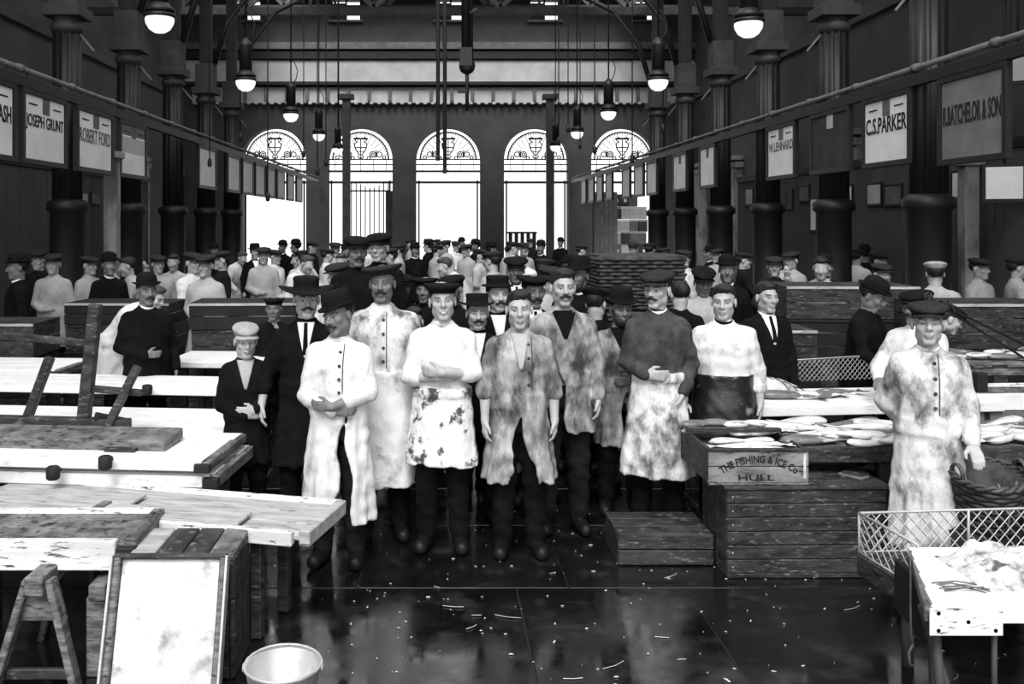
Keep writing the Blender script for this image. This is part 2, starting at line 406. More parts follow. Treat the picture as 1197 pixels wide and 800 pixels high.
def person(name, label, loc, H=1.72, yaw=0.0, head=(0,0,0), arms=('hang','hang'), coat=None, apron=None, trousers=None,
           hat=None, hair=None, skin=None, moustache=None, beard=None, collar=None, shirt=None, tie=None, sleeve=('long','long'),
           bend=0.0, girth=.9, detail=2, group=None, smile=False, jersey=None, legs=True, step=.0, brow=1.0, stout=0.0, buttons=None):
    """coat: dict(mat, hem, open(x0,z0,w) or None, flare). apron: dict(mat, top, hem, bib, cx). detail 2 full, 1 mid, 0 far"""
    s = H/1.75; root = thing(name, label, 'person', loc, yaw, group)
    skin = skin or M_skin; hair = hair or M_hair
    vh, vb, vc = ((.0062,.013,.0125),(.0075,.017,.016),(.013,.024,.024))[2-detail]
    Z = lambda v: v*s
    # frames
    piv = np.array([0, 0, .95*s]); Rt = rotm(0, bend, 0); Tf = (Rt, piv - Rt@piv)
    tw = lambda p: Rt@np.array(p, float) + Tf[1]
    nb = tw((0, .02*s, 1.49*s))
    Rh = Rt @ rotm(*head) if bend < .3 else rotm(0, bend*.45, 0) @ rotm(*head)
    hc = nb + Rt@np.array([0, -.012, .133*s]) + Rh@np.array([0,-.005,.0])
    hs = (H*.135/.235)*1.07          # head scale: head height .235 at scale 1
    hs = max(.95, min(1.09, hs))
    Hf = (Rh*1.0, hc)
    J = []
    for sd, ps in ((-1, arms[0]), (1, arms[1])):
        e, w, d, t = POSES[ps] if isinstance(ps, str) else ps
        mx = lambda p: np.array([p[0]*sd, p[1], p[2]], float)
        off = np.array([0, -.035 if (sd > 0 and ps in ('fold','foldlow')) else 0, .035 if (sd > 0 and ps in ('fold','foldlow')) else 0])
        gx = np.array([girth if abs(e[0]) > .2 else 1, 1+(girth-1)*1.2, 1.0])
        J.append((tw(np.array([.168*sd*girth, .012, 1.375])*s), tw((mx(e)*gx+off)*s), tw((mx(w)*np.array([girth,1+(girth-1)*1.4,1])+off)*s), Rt@mx(d), Rt@mx(t), sd))
    # ---------------- body
    allp = np.array([p for j in J for p in (j[1], j[2], j[2]+.22*j[3]/np.linalg.norm(j[3]))]+[hc+Rh@np.array(q) for q in ((.12,0,0),(-.12,0,0),(0,-.14,0),(0,.13,0),(0,0,.14))])
    lo = np.minimum(allp.min(0), (-.27*girth,-.2,0))-.05; hi = np.maximum(allp.max(0), (.27*girth,.2,0))+.05
    hz = min(j[2][2] for j in J)
    zh0 = hc[2]-.14
    hb = sorted([(max(.3, min(j[2][2], j[2][2]+.2*j[3][2]/np.linalg.norm(j[3]))-.06), max(j[2][2], j[2][2]+.2*j[3][2]/np.linalg.norm(j[3]))+.06) for j in J])
    zf0 = hb[0][0]; zf1 = max(hb[0][1], hb[1][1])
    vhand = (.0085,.012,.024)[2-detail]
    if zf1 < zh0: zs = axis((-.02, zf0, vb*1.8), (zf0, zf1, vhand), (zf1, zh0, vb*1.3), (zh0, hi[2], vh))
    else: zs = axis((-.02, zf0, vb*1.8), (zf0, hi[2], vh*1.1))
    xh = hc[0]; hw = .125
    xs = axis((lo[0], xh-hw, vhand), (xh-hw, xh+hw, vh), (xh+hw, hi[0], vhand))
    yh0, yh1 = hc[1]-.16, hc[1]+.14
    ysg = []
    if lo[1] < yh0-.01: ysg.append((lo[1], yh0, vhand))
    ysg.append((max(lo[1], yh0), yh1, vh*1.2))
    if hi[1] > yh1+.01: ysg.append((yh1, hi[1], vhand*1.3))
    f = Fld(xs, axis(*ysg), zs)
    f.loft([(z*s, a*girth*.9, b*girth*.9, cx, cy) for z, a, b, cx, cy in TORSO], fr=Tf)
    for sd in (-1, 1):
        hp = (.085*sd*s, .01, .88*s); kn = (.10*sd*s, -.01-step*sd*.5, .49*s); an = (.11*sd*s, .03-step*sd, .08*s)
        f.cap(hp, kn, .078*s, .055*s, .03); f.cap(kn, an, .052*s, .036*s, .02); f.cap(an, (an[0]+.02*sd, an[1]-.13*s, .03), .035, .028, .02)
    for sh, el, wr, hd, th, sd in J:
        f.cap(sh, el, .05*s, .04*s, .03); m = el+(wr-el)*.35
        f.cap(el, m, .039*s, .04*s, .015); f.cap(m, wr, .039*s, .026*s, .015)
        hand(f, wr, hd, th, sc=.98*s)
    E = lambda c, r, k, op='u': f.ell(np.array(c)*hs, np.array(r)*hs, k*hs, op, Hf)
    Cp = lambda a, b, ra, rb, k, op='u': f.cap(np.array(a)*hs, np.array(b)*hs, ra*hs, rb*hs, k*hs, op, Hf)
    f.cap(nb-Rt@np.array([0,0,.03]), hc+Rh@np.array([0,.028,-.05]), .052, .05, .025)
    E((0,.02,.036), (.076,.096,.08), .0); E((0,-.022,-.03), (.058,.07,.083), .03)
    Cp((-.014,-.066,-.1), (.014,-.066,-.1), .018, .018, .025)
    for sx in (-1, 1):
        E((.043*sx,-.005,-.062), (.018,.03,.022), .03); E((.043*sx,-.062,-.02), (.02,.02,.018), .025)
        E((.078*sx,.012,-.008), (.009,.02,.032), .006)
    if detail:
        Cp((-.04,-.08,.02), (.04,-.08,.02), .012, .012, .018)
        for sx in (-1, 1):
            E((.031*sx,-.094,-.001), (.017,.014,.010), .012, 's')
            E((.030*sx,-.073,-.002), (.0125,.0125,.0125), .003)
        Cp((0,-.086,.012), (0,-.108,-.026), .008, .0125, .012)
        for sx in (-1, 1): E((.011*sx,-.096,-.031), (.009,.011,.008), .007)
        E((0,-.088,-.062), (.027 if smile else .023,.011,.0075), .006); E((0,-.086,-.074), (.02,.011,.008), .006)
        f.cap(hc+Rh@(np.array((-.024,-.100,-.068))*hs), hc+Rh@(np.array((.024,-.100,-.068))*hs), .0035, .0035, .004, 's')
    else:
        Cp((0,-.086,.012), (0,-.106,-.026), .010, .014, .012)
    P, Q = f.net()
    b = mo('body', P, Q, skin, root, True)
    # own colours of the face: eyebrows, eyes, lips
    q = (P-hc)@Rh/hs; tone = np.ones(len(P), np.float32)
    if detail:
        ax_ = np.abs(q[:,0]); fr_ = q[:,1] < -.05
        br = fr_ & (np.abs(q[:,2]-.0185-.006*np.sin((ax_-.01)*55)) < .0048) & (ax_ > .012) & (ax_ < .05); tone[br] = .16 if brow else 1
        ey = fr_ & (((ax_-.0305)/.0135)**2+((q[:,2]+.001)/.0055)**2 < 1); tone[ey] = .5
        pu = fr_ & (((ax_-.0305)/.0055)**2+((q[:,2]+.001)/.0055)**2 < 1); tone[pu] = .08
        lp = (q[:,1] < -.07) & (np.abs(q[:,2]+.068) < .009) & (ax_ < .024); tone[lp] = .62
        if smile: tone[(q[:,1] < -.07) & (np.abs(q[:,2]+.068) < .005) & (ax_ < .014)] = 1.9
    at = b.data.color_attributes.new('tone', 'FLOAT_COLOR', 'POINT')
    cc = np.ones((len(P),4), np.float32); cc[:,:3] = tone[:,None]; at.data.foreach_set('color', cc.ravel())
    # ---------------- hair and whiskers
    hx = axis((-.13,.13,vh*1.15)); hf = Fld(hx, axis((-.15,.15,vh*1.15)), axis((-.14,.15,vh*1.15)))
    I3 = (np.eye(3), np.zeros(3))
    hfE = lambda c, r, k, op='u': hf.ell(np.array(c)*hs, np.array(r)*hs, k, op)
    hfE((0,.026,.040), (.0805,.100,.0835), 0)
    hf.V += .003*np.sin(hf.x[:,None,None]*70+hf.z[None,None,:]*25)*np.sin(hf.y[None,:,None]*60)
    hf.put(lambda X, Y, Z: np.maximum(Z-(.066+.22*X+.006*np.sin(X*160)-1.3*np.maximum(0, np.abs(X)-.046))*hs, Y+.012+.3*np.maximum(0,-Z)), (-.2,-.2,-.2), (.2,.0,.12), .012, 's')
    hf.put(lambda X, Y, Z: np.maximum(Z+.045, -1), (-.2,-.2,-.2), (.2,.2,-.03), .01, 's')
    hf.put(lambda X, Y, Z: np.maximum(Z+.012, Y-.03), (-.2,-.2,-.2), (.2,.05,.02), .01, 's')
    if hat is None:
        hfE((.016,-.035,.094), (.06,.05,.022), .04)
    else: hf.put(lambda X, Y, Z: .066*hs-Z+0*X+0*Y, (-.2,-.2,.0), (.2,.2,.2), .006, 's')
    P, Q = hf.net(); P = P@Rh.T+hc
    if len(Q): mo('hair', P, Q, hair, root, True)
    if detail and (moustache or beard):
        wf = Fld(axis((-.085,.085,vh*.9)), axis((-.15,.03,vh*.9)), axis((-.16,.0,vh*.9)))
        if moustache:
            for sx in (-1, 1):
                wf.cap(np.array((.004*sx,-.101,-.047))*hs, np.array((.026*sx,-.094,-.056))*hs, .0095, .0085, .006)
                wf.cap(np.array((.026*sx,-.094,-.056))*hs, np.array((.042*sx,-.08,-.06))*hs, .008, .004, .006)
        if beard:
            wf.ell(np.array((0,-.055,-.092))*hs, np.array((.05,.042,.046))*hs, .01)
            for sx in (-1, 1): wf.cap(np.array((.06*sx,-.02,-.03))*hs, np.array((.04*sx,-.05,-.09))*hs, .014, .02, .02)
            wf.put(lambda X, Y, Z: np.sqrt((X/.024)**2+((Z+.067)/.006)**2)-1, (-.03,-.2,-.08), (.03,.1,-.05), 0, 's')
        P, Q = wf.net(); P = P@Rh.T+hc
        if len(Q): mo('beard' if beard else 'moustache', P, Q, hair, root, True)
    # ---------------- hat
    if hat: make_hat(hat[0], hat[1], root, hc, Rh, hs, hat[2] if len(hat) > 2 else {}, 28 if detail else 16)
    # ---------------- coat, shirt or smock
    cm = coat or dict(mat=M_coat_dark, hem=.78)
    gr = cm.get('grow', .022); hem = cm['hem']; fl = cm.get('flare', .05 if hem < .7 else .01); gs = girth
    up = [(1.0,.165*gs+gr,.122*gs+gr+stout,0,.005-stout*.5),(1.08,.162*gs+gr,.12*gs+gr+stout,0,.0-stout*.5),(1.2,.175*gs+gr,.125*gs+gr+stout*.5,0,0),(1.3,.188*gs+gr,.122*gs+gr,0,.005),(1.37,.185*gs+gr,.105*gs+gr,0,.012),(1.415,.155*gs+gr,.085*gs+gr*.8,0,.018),(1.45,.1+gr*.6,.07+gr*.5,0,.022),(1.482,.064+gr*.3,.062+gr*.3,0,.024),(1.495,.06+gr*.3,.06+gr*.3,0,.024)]
    up = [(z*s, a*s, b_*s, cx, cy) for z, a, b_, cx, cy in up]
    sk = [(hem*s,.185*gs*s+gr+fl,.14*gs*s+gr+fl*.7,0,.005),(.75*s,(.18*gs+.4*fl)*s+gr,(.14*gs+.3*fl+stout)*s+gr,0,.005),(.92*s,.178*gs*s+gr,(.135*gs+stout)*s+gr,0,.005),(1.06*s,.163*gs*s+gr,(.12*gs+stout)*s+gr,0,.0)]
    sk = [r for r in sk if r[0] >= hem*s]
    allp = np.array([p for j in J for p in (j[0], j[1], j[2])]+[nb]); m = .1
    lo = np.minimum(allp.min(0)-m, (-.25*gs-fl-gr,-.22*gs-fl-gr-stout,hem*s-.04)); hi = np.maximum(allp.max(0)+m, (.25*gs+fl+gr,.22*gs+fl+gr,0)); hi[2] = max(hi[2], nb[2]+.06)
    cf = Fld(axis((lo[0],hi[0],vc)), axis((lo[1],hi[1],vc)), axis((lo[2],hi[2],vc)))
    cf.loft(up, fr=Tf); cf.loft(sk, k=.05)
    if cm.get('open'):
        x0, z0, w = cm['open']
        inn = [(z, a-.042, b_-.042, cx, cy) for z, a, b_, cx, cy in sk]
        cf.loft(inn, op='s', k=.005, zr=(hem*s-.1, (z0-.03)*s), grow=0)
        cf.put(lambda X, Y, Z: np.maximum(np.abs(X-x0-.02*np.sin(Z*14))-np.maximum(0, (z0*s-Z)*w+.004), Y-.02), (-.3,-.5,hem*s-.1), (.3,.0,z0*s+.03), .008, 's')
    for (sh, el, wr, hd, th, sd), sl in zip(J, sleeve):
        cf.cap(sh, el, (.057+gr*.3)*s, (.047+gr*.3)*s, .05)
        if sl == 'long':
            w2 = el+(wr-el)*.96; cf.cap(el, w2, (.046+gr*.3)*s, (.036+gr*.3)*s, .015)
        elif sl == 'rolled':
            w2 = el+(wr-el)*.22; cf.cap(el, w2, (.047+gr*.3)*s, (.047+gr*.4)*s, .01)
            cf.cap(el+(wr-el)*.12, el+(wr-el)*.26, (.052+gr*.4)*s, (.051+gr*.4)*s, .004)
        elif sl == 'half':
            w2 = el+(wr-el)*.55; cf.cap(el, w2, (.047+gr*.3)*s, (.046+gr*.3)*s, .01)
    X = cf.x[:,None,None]; Y = cf.y[None,:,None]; Zz = cf.z[None,None,:]
    ph = (hash(label) % 628)/100.0 if False else (sum(map(ord, label)) % 628)/100.0
    th_ = np.arctan2(Y, X)
    cf.V += np.clip((1.0*s-Zz)*2.2, 0, 1)*(.007*np.sin(th_*9+ph+Zz*3)+.004*np.sin(th_*15+ph*2-Zz*5))
    if detail: cf.V += (.004*np.sin(X*31+ph+Zz*23+2*np.sin(Zz*9+ph))*np.sin(Zz*29-X*37+1.5*np.sin(X*14))+.0022*np.sin(Zz*61+X*44*np.sign(X)+ph)*np.sin(Zz*13+X*8+ph*2)).astype(np.float32)
    P, Q = cf.net()
    coat_o = mo(cm.get('name', 'coat'), P, Q, cm['mat'], root, True)
    # ---------------- apron
    if apron:
        ga = gr+.024; top = apron.get('top', 1.06)*s; ah = apron['hem']*s; w = apron.get('w', .19)*gs*s; acx = apron.get('cx', 0); afl = apron.get('flare', fl)
        S = [(ah,.185*gs*s+ga+afl,.14*gs*s+ga+afl*.8,0,.0),(.75*s,(.18*gs+.45*afl)*s+ga,(.14*gs+.4*afl+stout)*s+ga,0,.0),(.92*s,.178*gs*s+ga,(.135*gs+stout)*s+ga,0,.0)]
        S = [r for r in S if r[0] >= ah]
        S += [(z, a+.022, b_+.024, cx, cy) for z, a, b_, cx, cy in up if z > .95*s and z < 1.38*s]
        mm = max(r[1] for r in S)+.06; nn = max(r[2] for r in S)+.08
        af = Fld(axis((-mm,mm,vc)), axis((-nn-.02,.08,vc)), axis((ah-.04,top+.05,vc)))
        bw = apron.get('bib', None)
        def clip(X, Y, Z):
            ww = w+np.maximum(0, (1.0*s-Z))*apron.get('spread', .12)
            if bw is not None:
                t_ = np.clip((Z-1.04*s)/(.12*s), 0, 1); ww = ww*(1-t_)+bw*s*t_
            return np.maximum(np.abs(X-acx)-ww, Y-.035)
        af.loft(S, zr=(ah, top), clip=clip)
        if apron.get('band'):
            af.loft([(z, a+.012, b_+.012, cx, cy) for z, a, b_, cx, cy in S], zr=(top-.05, top+.012), clip=clip, k=.006)
        X = af.x[:,None,None]; Zz = af.z[None,None,:]; Y = af.y[None,:,None]
        af.V += np.clip((1.0*s-Zz)*2, 0, 1)*(.006*np.sin(X*34+ph+Zz*5)+.004*np.sin(X*61-Zz*9+ph))
        af.V += np.where(Zz < ah+.03, .0, 0)+.006*np.sin(X*9+ph)*(Zz < ah+.06)
        if detail: af.V += .003*np.sin(Zz*52+X*26+ph)*np.sin(X*31+ph*3)
        P, Q = af.net(); mo('apron', P, Q, apron['mat'], root, True)
    # ---------------- trousers, boots
    if legs:
        vt = (.017,.024,.03)[2-detail]
        tf = Fld(axis((-.27,.27,vt)), axis((-.24,.26,vt)), axis((.04,1.0*s,vt)))
        tf.loft([(.82*s,.165*s*gs,.12*s*gs,0,.01),(.99*s,.155*s*gs,.112*s*gs,0,.005)])
        for sd in (-1, 1):
            hp = (.085*sd*s, .01, .88*s); kn = (.10*sd*s, -.01-step*sd*.5, .49*s); an = (.11*sd*s, .03-step*sd, .11*s)
            tf.cap(hp, kn, .098*s, .078*s, .03); tf.cap(kn, an, .076*s, .066*s, .02)
        X = tf.x[:,None,None]; Zz = tf.z[None,None,:]; Y = tf.y[None,:,None]
        tf.V += .004*np.sin(Zz*45+X*30+ph)+.003*np.sin(Zz*80+Y*40)
        P, Q = tf.net(); mo('trousers', P, Q, trousers or M_coat_dark, root, True)
        if detail:
            for sd in (-1, 1):
                an = (.11*sd*s, .03-step*sd, .08*s)
                bf = Fld(axis((an[0]-.1,an[0]+.12,.014)), axis((an[1]-.25,an[1]+.12,.014)), axis((-.014,.2,.014)))
                bf.cap((an[0],an[1]+.01,.15), (an[0],an[1]+.01,.06), .05, .05, .0); bf.cap((an[0],an[1]+.02,.05), (an[0]+.025*sd,an[1]-.16,.045), .046, .046, .03)
                bf.put(lambda X, Y, Z: .002-Z+0*X+0*Y, (-2,-2,-.1), (2,2,.3), 0, 'i')
                P, Q = bf.net(); mo('boot', P, Q, M_boot, root, True)
    # ---------------- collar, shirt front, tie, jersey neck
    cfr = lambda V: [tuple(tw(np.array(v, float))) for v in V]
    def yfront(x, z, off):
        ua = np.array(up); a = np.interp(z, ua[:,0], ua[:,1]); b_ = np.interp(z, ua[:,0], ua[:,2]); cy = np.interp(z, ua[:,0], ua[:,4])
        return cy-b_*math.sqrt(max(0, 1-(x/a)**2))-off
    def patch(nm, mat, z0, z1, hw0, hw1, off=.008, n=6, r=10, par=None):
        V = []; F = []
        for i in range(r+1):
            z = z0+(z1-z0)*i/r; hw_ = hw0+(hw1-hw0)*i/r
            for j in range(n+1):
                x = -hw_+2*hw_*j/n; V.append((x, yfront(x, z, off), z))
        m_ = len(V); V += [(x, y+.03, z) for x, y, z in V]
        for i in range(r):
            for j in range(n):
                a = i*(n+1)+j; F.append([a, a+1, a+n+2, a+n+1]); F.append([m_+a+n+1, m_+a+n+2, m_+a+1, m_+a])
        for i in range(r):
            for a, b2 in ((i*(n+1),(i+1)*(n+1)), ((i+1)*(n+1)+n, i*(n+1)+n)): F.append([a, b2, b2+m_, a+m_])
        for j in range(n): F.append([j+1, j, j+m_, j+1+m_]); e = r*(n+1)+j; F.append([e, e+1, e+1+m_, e+m_])
        return mo(nm, cfr(V), F, mat, par or root, True)
    if buttons:
        for k in range(4):
            z = (1.40-.085*k)*s; V, F = lathegeo([(.011,0),(.010,.005),(.0005,.007)], 8)
            y0 = yfront(buttons, z, .004)
            mo('button', cfr([(buttons+a, y0-c, z+b_) for a, b_, c in V]), F, M_coat_grey, coat_o, True)
        V = [(buttons+a, yfront(buttons+a, z*s, .006), z*s) for z in np.linspace(1.1,1.45,12) for a in (.018,.024)]
        mo('placket_seam', cfr(V), [[2*i, 2*i+1, 2*i+3, 2*i+2] for i in range(11)], M_coat_grey, coat_o)
    sf = patch('shirt_front', shirt, 1.24*s, 1.47*s, .008, .06) if shirt else None
    if jersey: patch('jersey_front', jersey, 1.3*s, 1.475*s, .012, .085)
    if tie: patch('tie', tie, 1.26*s, 1.468*s, .018, .012, .014, 2, par=sf)
    if collar:
        V, F = lathegeo([(.060,1.462*s),(.066,1.464*s),(.064,1.485*s),(.062,1.5*s),(.057,1.5*s),(.055,1.48*s)], 20)
        V = [(x, y+.016-.3*max(0, (z-1.45*s)), z-(.22*max(0, -y-.0) if z < 1.5*s else .34*max(0,-y))) for x, y, z in V]
        mo('collar', cfr(V), F+[[100+k, 100+(k+1) % 20, (k+1) % 20, k] for k in range(20)], collar, root, True)
    return root

def make_hat(kind, mat, root, hc, Rh, hs, opt, n=28):
    tilt = opt.get('tilt', 0); roll = opt.get('roll', 0)
    def place(V, up=.062, back=.012):
        out = []
        R = Rh @ rotm(0, tilt, roll)
        for v in V: out.append(tuple(hc + R@(np.array(v, float)*hs) + Rh@np.array([0, back*hs, up*hs])))
        return out
    sx, sy = .92, 1.12
    hn = 'cap' if kind in ('cap','pork') else 'hat'
    if kind in ('cap', 'beret'):
        w = opt.get('w', 1.0)
        prof = [(.070,-.018),(.088,-.016),(.092,.0),(.112*w,.018),(.118*w,.032),(.106*w,.046),(.07*w,.056),(.03,.060),(.0005,.061)]
        V, F = lathegeo(prof, n, sx, sy)
        V = [(x, y-.016*max(0,z)/.05+.0, z+(.014*y/.1 if z > .01 else 0)-(.15*max(0,-y-.05) if z > .01 else 0)) for x, y, z in V]
        mb = MB(); mb.add(V, F)
        if kind == 'cap':   # visor
            vv = []; ff = []; m = 12
            for lay in (0, 1):
                for i in range(m+1):
                    a = math.pi*(1.14+.72*i/m)
                    for r in (.086, .112, .138):
                        drop = .000-(r-.086)*.34
                        rr = .086+(r-.086)*math.sin(math.pi*(.06+.88*i/m))**.6
                        vv.append((rr*math.cos(a)*sx, rr*math.sin(a)*sy-.004, drop-.007*lay-.012*abs(math.cos(a))))
            k = (m+1)*3
            for i in range(m):
                for j in range(2):
                    a = i*3+j; ff.append([a, a+1, a+4, a+3]); ff.append([k+a+3, k+a+4, k+a+1, k+a])
                a = i*3+2; ff.append([a, k+a, k+a+3, a+3])
            mb.add(vv, ff)
        mo('cap', place(mb.v, .062), mb.f, mat, root, True)
        return
    if kind == 'wide':      # broad flat brim, low flat crown
        b = opt.get('brim', .19); h = opt.get('h', .1); cr = opt.get('crown', .085)
        prof = [(.080,-.004),(b,.004),(b+.003,.010),(b-.004,.014),(cr+.012,.012),(cr+.004,.022),(cr+.004,h*.6),(cr+.008,h-.008),(cr-.004,h+.002),(cr*.6,h-.006),(.0005,h-.01)]
    elif kind == 'pork':    # flat round sailor-like bonnet
        b = opt.get('brim', .128)
        prof = [(.076,-.012),(.092,-.010),(.094,.008),(b-.01,.022),(b,.034),(b-.01,.046),(.06,.052),(.0005,.052)]
    elif kind == 'bowler':
        b = opt.get('brim', .12)
        prof = [(.082,-.006),(b,.004),(b+.008,.014),(b+.002,.018),(.096,.004),(.093,.012),(.093,.045),(.084,.078),(.06,.098),(.03,.107),(.0005,.109)]
    elif kind == 'trilby':
        b = opt.get('brim', .13)
        prof = [(.082,-.006),(b,.000),(b+.006,.010),(b,.013),(.096,.002),(.095,.03),(.09,.07),(.082,.1),(.06,.104),(.03,.094),(.0005,.088)]
    V, F = lathegeo(prof, n, sx, sy)
    wv = opt.get('curl', .02)
    V2 = []
    for x, y, z in V:
        r = math.hypot(x/sx, y/sy); e = max(0, r-.095)
        V2.append((x, y, z+e*(wv/.1)*(math.cos(2*math.atan2(y, x)))*1.0))
    mo('hat', place(V2, .058), F, mat, root, True)
# ------------------------------------------------------------------ the hall
ORD = ('first','second','third','fourth','fifth','sixth','seventh','eighth','ninth','tenth','eleventh','twelfth','thirteenth')
DB = 40.0                                   # end wall distance
SB = FPX/DB
bx_ = lambda x: (x-VX)/SB
bz_ = lambda y: CAMH+(VY-y)/SB
XW = 10.9
floor = tag(boxl('floor', (-14,-7,-.35), (14,DB+.3,-.006), M_floor_far, ch=.001), kind='structure')
me_cache = {}
fy = 2.2; row = 0
while fy < 11.5:
    dy = (1.15, .92, 1.3)[row % 3]; fx = -5.2+(row*.61) % 1.2
    while fx < 5.6:
        dx = random.choice((1.0, 1.25, 1.55)); 
        V, F = boxgeo(dx-.008, dy-.008, .05, ch=.003)
        mo('flagstone', V, F, M_floor, floor, False, (fx+dx/2, fy+dy/2, -.025+random.uniform(-.003,.0)))
        fx += dx
    fy += dy; row += 1
street = tag(boxl('floor_street', (-30,DB+.3,-.4), (30,70,-.02), M_street, ch=.001), kind='structure')

# side walls with piers
for sd, nm in ((-1,'wall_left'), (1,'wall_right')):
    w = tag(boxl(nm, (sd*XW,-3,0), (sd*(XW+.4),DB,11.7), M_wall, ch=.001), kind='structure')
    for i, y in enumerate((14.5, 19.4, 24.3, 29.2, 34.1, 38.6)):
        c = sd*(XW-.16)
        boxl('pilaster', (c-.16,y-.55,0), (c+.16,y+.55,4.1), M_pier, w)
        boxl('pilaster_cap', (c-.22,y-.65,4.1), (c+.2,y+.65,4.3), M_pier, w)
        boxl('pilaster_cap', (c-.27,y-.7,4.36), (c+.2,y+.7,4.52), M_pier, w)
    boxl('string_course', (sd*(XW-.12),0,7.3), (sd*XW,DB,7.6), M_wall, w)
# end wall with five arches and a clerestory
arch_x = [bx_(v) for v in (320,421,524,627,729)]; AW = 2.74; spring = bz_(187); AR = AW/2; crown = spring+AR
clx = [bx_(v) for v in (287,404,527,637,757)]
holes = [(x-AW/2, x+AW/2, -.1, crown) for x in arch_x]+[(x-.62, x+.62, bz_(24), 11.65) for x in clx]
def wall_cells(x0, x1, z0, z1, holes):
    xs = sorted({x0,x1}|{h[0] for h in holes}|{h[1] for h in holes}); zs = sorted({z0,z1}|{max(z0,h[2]) for h in holes}|{min(z1,h[3]) for h in holes})
    for i in range(len(xs)-1):
        run = None
        for j in range(len(zs)-1):
            xm, zm = (xs[i]+xs[i+1])/2, (zs[j]+zs[j+1])/2
            solid = not any(h[0] < xm < h[1] and h[2] < zm < h[3] for h in holes)
            if solid and run is None: run = zs[j]
            if (not solid) and run is not None: yield xs[i], xs[i+1], run, zs[j]; run = None
        if run is not None: yield xs[i], xs[i+1], run, zs[-1]
mb = MB()
for a, b, c, d in wall_cells(-XW-.4, XW+.4, 0, 11.7, holes):
    mb.add(*boxgeo(b-a, .7, d-c, ch=.0005, cx=(a+b)/2, cy=DB+.35, cz=(c+d)/2))
for x in arch_x:                         # spandrels
    n = 20; V = []; F = []
    for k in range(n+1):
        a = math.pi*k/n; px = x+AR*math.cos(a); pz = spring+AR*math.sin(a)
        for yy in (DB, DB+.7): V += [(px, yy, pz), (px, yy, crown+.002)]
    for k in range(n):
        b = k*4
        F += [[b, b+1, b+5, b+4], [b+2, b+6, b+7, b+3], [b, b+4, b+6, b+2]]
    mb.add(V, F)
wall_back = tag(mb.build('wall_back', M_wall_back), kind='structure')
# horizontal bands of the end wall
def band(n, y0, y1, pr, mat, x0=214, x1=818):
    return tag(boxl('trim_%d' % n, (bx_(x0),DB-pr,bz_(y1)), (bx_(x1),DB+.02,bz_(y0)), mat, ch=.01), kind='structure')
band(1, 51, 59, .35, M_iron_pale); band(2, 61, 70, .25, M_iron)
band(3, 71, 96, .12, M_cornice, 217, 812); band(4, 97, 101, .45, M_iron, 217, 812)
t5 = band(5, 103, 121, .2, M_cornice, 226, 800)
for i in range(24):
    x = bx_(240+i*24)
    boxl('bracket', (x-.07,DB-.3,bz_(119)), (x+.07,DB-.19,bz_(104)), M_iron_pale, t5)
for i in range(64):
    x = bx_(230+i*8.9)
    boxl('dentil', (x-.07,DB-.32,bz_(123)), (x+.07,DB-.19,bz_(120)), M_cornice, t5, ch=.005)
# fanlights and doorways
for i, x in enumerate(arch_x):
    w = tag(bpy.data.objects.new('window_%d' % (i+1), None), kind='structure'); COL.objects.link(w); w.location = (x, DB+.3, spring)
    def arc(r, n=24): return [(r*math.cos(math.pi*k/n), 0, r*math.sin(math.pi*k/n)) for k in range(n+1)]
    tube('arch_bar', arc(AR-.17), .035, M_iron, w, 5)
    mb = MB()
    for k in range(33):                 # little scallops inside the arch bar
        a = math.pi*(k+.5)/33; r = AR-.235; mb.box((r*math.cos(a), 0, r*math.sin(a)), (.05,.03,.05))
    mb.build('scallop_ring', M_iron, w)
    # urn shaped emblem
    pr = [(.0,.02),(.1,.05),(.13,.1),(.05,.16),(.09,.22),(.2,.35),(.26,.5),(.25,.62),(.17,.66),(.22,.72),(.3,.80),(.2,.84),(.05,.82)]
    mb = MB()
    for sg in (-1,1): mb.tube([(sg*a, 0, z*1.08+.06) for a, z in pr], .03, 5)
    mb.tube([(-.24,0,.55),(.24,0,.55)], .028, 5); mb.tube([(0,0,.08),(0,0,.92)], .026, 5); mb.tube([(-.3,0,.93),(.3,0,.93)], .045, 5)
    mb.tube([(-.16,0,.38),(.16,0,.38)], .02, 5)
    mb.build('urn_emblem', M_iron, w)
    for sg in (-1,1):                   # scrolls each side
        mb = MB()
        for cx, cz, r in ((.52,.25,.13),(.52,.25,.06),(.8,.25,.11),(.34,.1,.07),(1.0,.12,.07)):
            mb.tube([(sg*cx+r*math.cos(t), 0, cz+r*math.sin(t)) for t in [k*math.pi/5 for k in range(10)]], .026, 4, True)
        mb.tube([(sg*.66,0,.1),(sg*.66,0,.45)], .025, 4)
        for k in range(5):
            a = math.radians(28+k*13); mb.tube([(sg*.72*math.cos(a),0,.72*math.sin(a)),(sg*1.1*math.cos(a),0,1.1*math.sin(a))], .014, 4)
        mb.build('scroll', M_iron, w)
    for py, th in ((186,.05),(192,.05),(200,.09),(213,.10)):
        z = bz_(py)-spring; box('transom_bar', (0,0,z), (AW,.09,th), M_iron, w)
    # fanlight pane
    n = 20; V = [(0,.05,0)]+[((AR-.01)*math.cos(math.pi*k/n), .05, (AR-.01)*math.sin(math.pi*k/n)) for k in range(n+1)]
    mo('pane', V, [[0, k+1, k+2] for k in range(n)], M_glass, w)
    for sg in (-1,1):
        box('door_post', (sg*(AW/2-.12),0,-spring/2-.4), (.07,.09,spring-.9), M_iron, w)
    for k in range(-2, 3):
        z0, z1 = bz_(200)-spring, bz_(187)-spring
        box('glazing_bar', (k*AW/5,0,(z0+z1)/2), (.03,.03,z1-z0), M_iron, w)
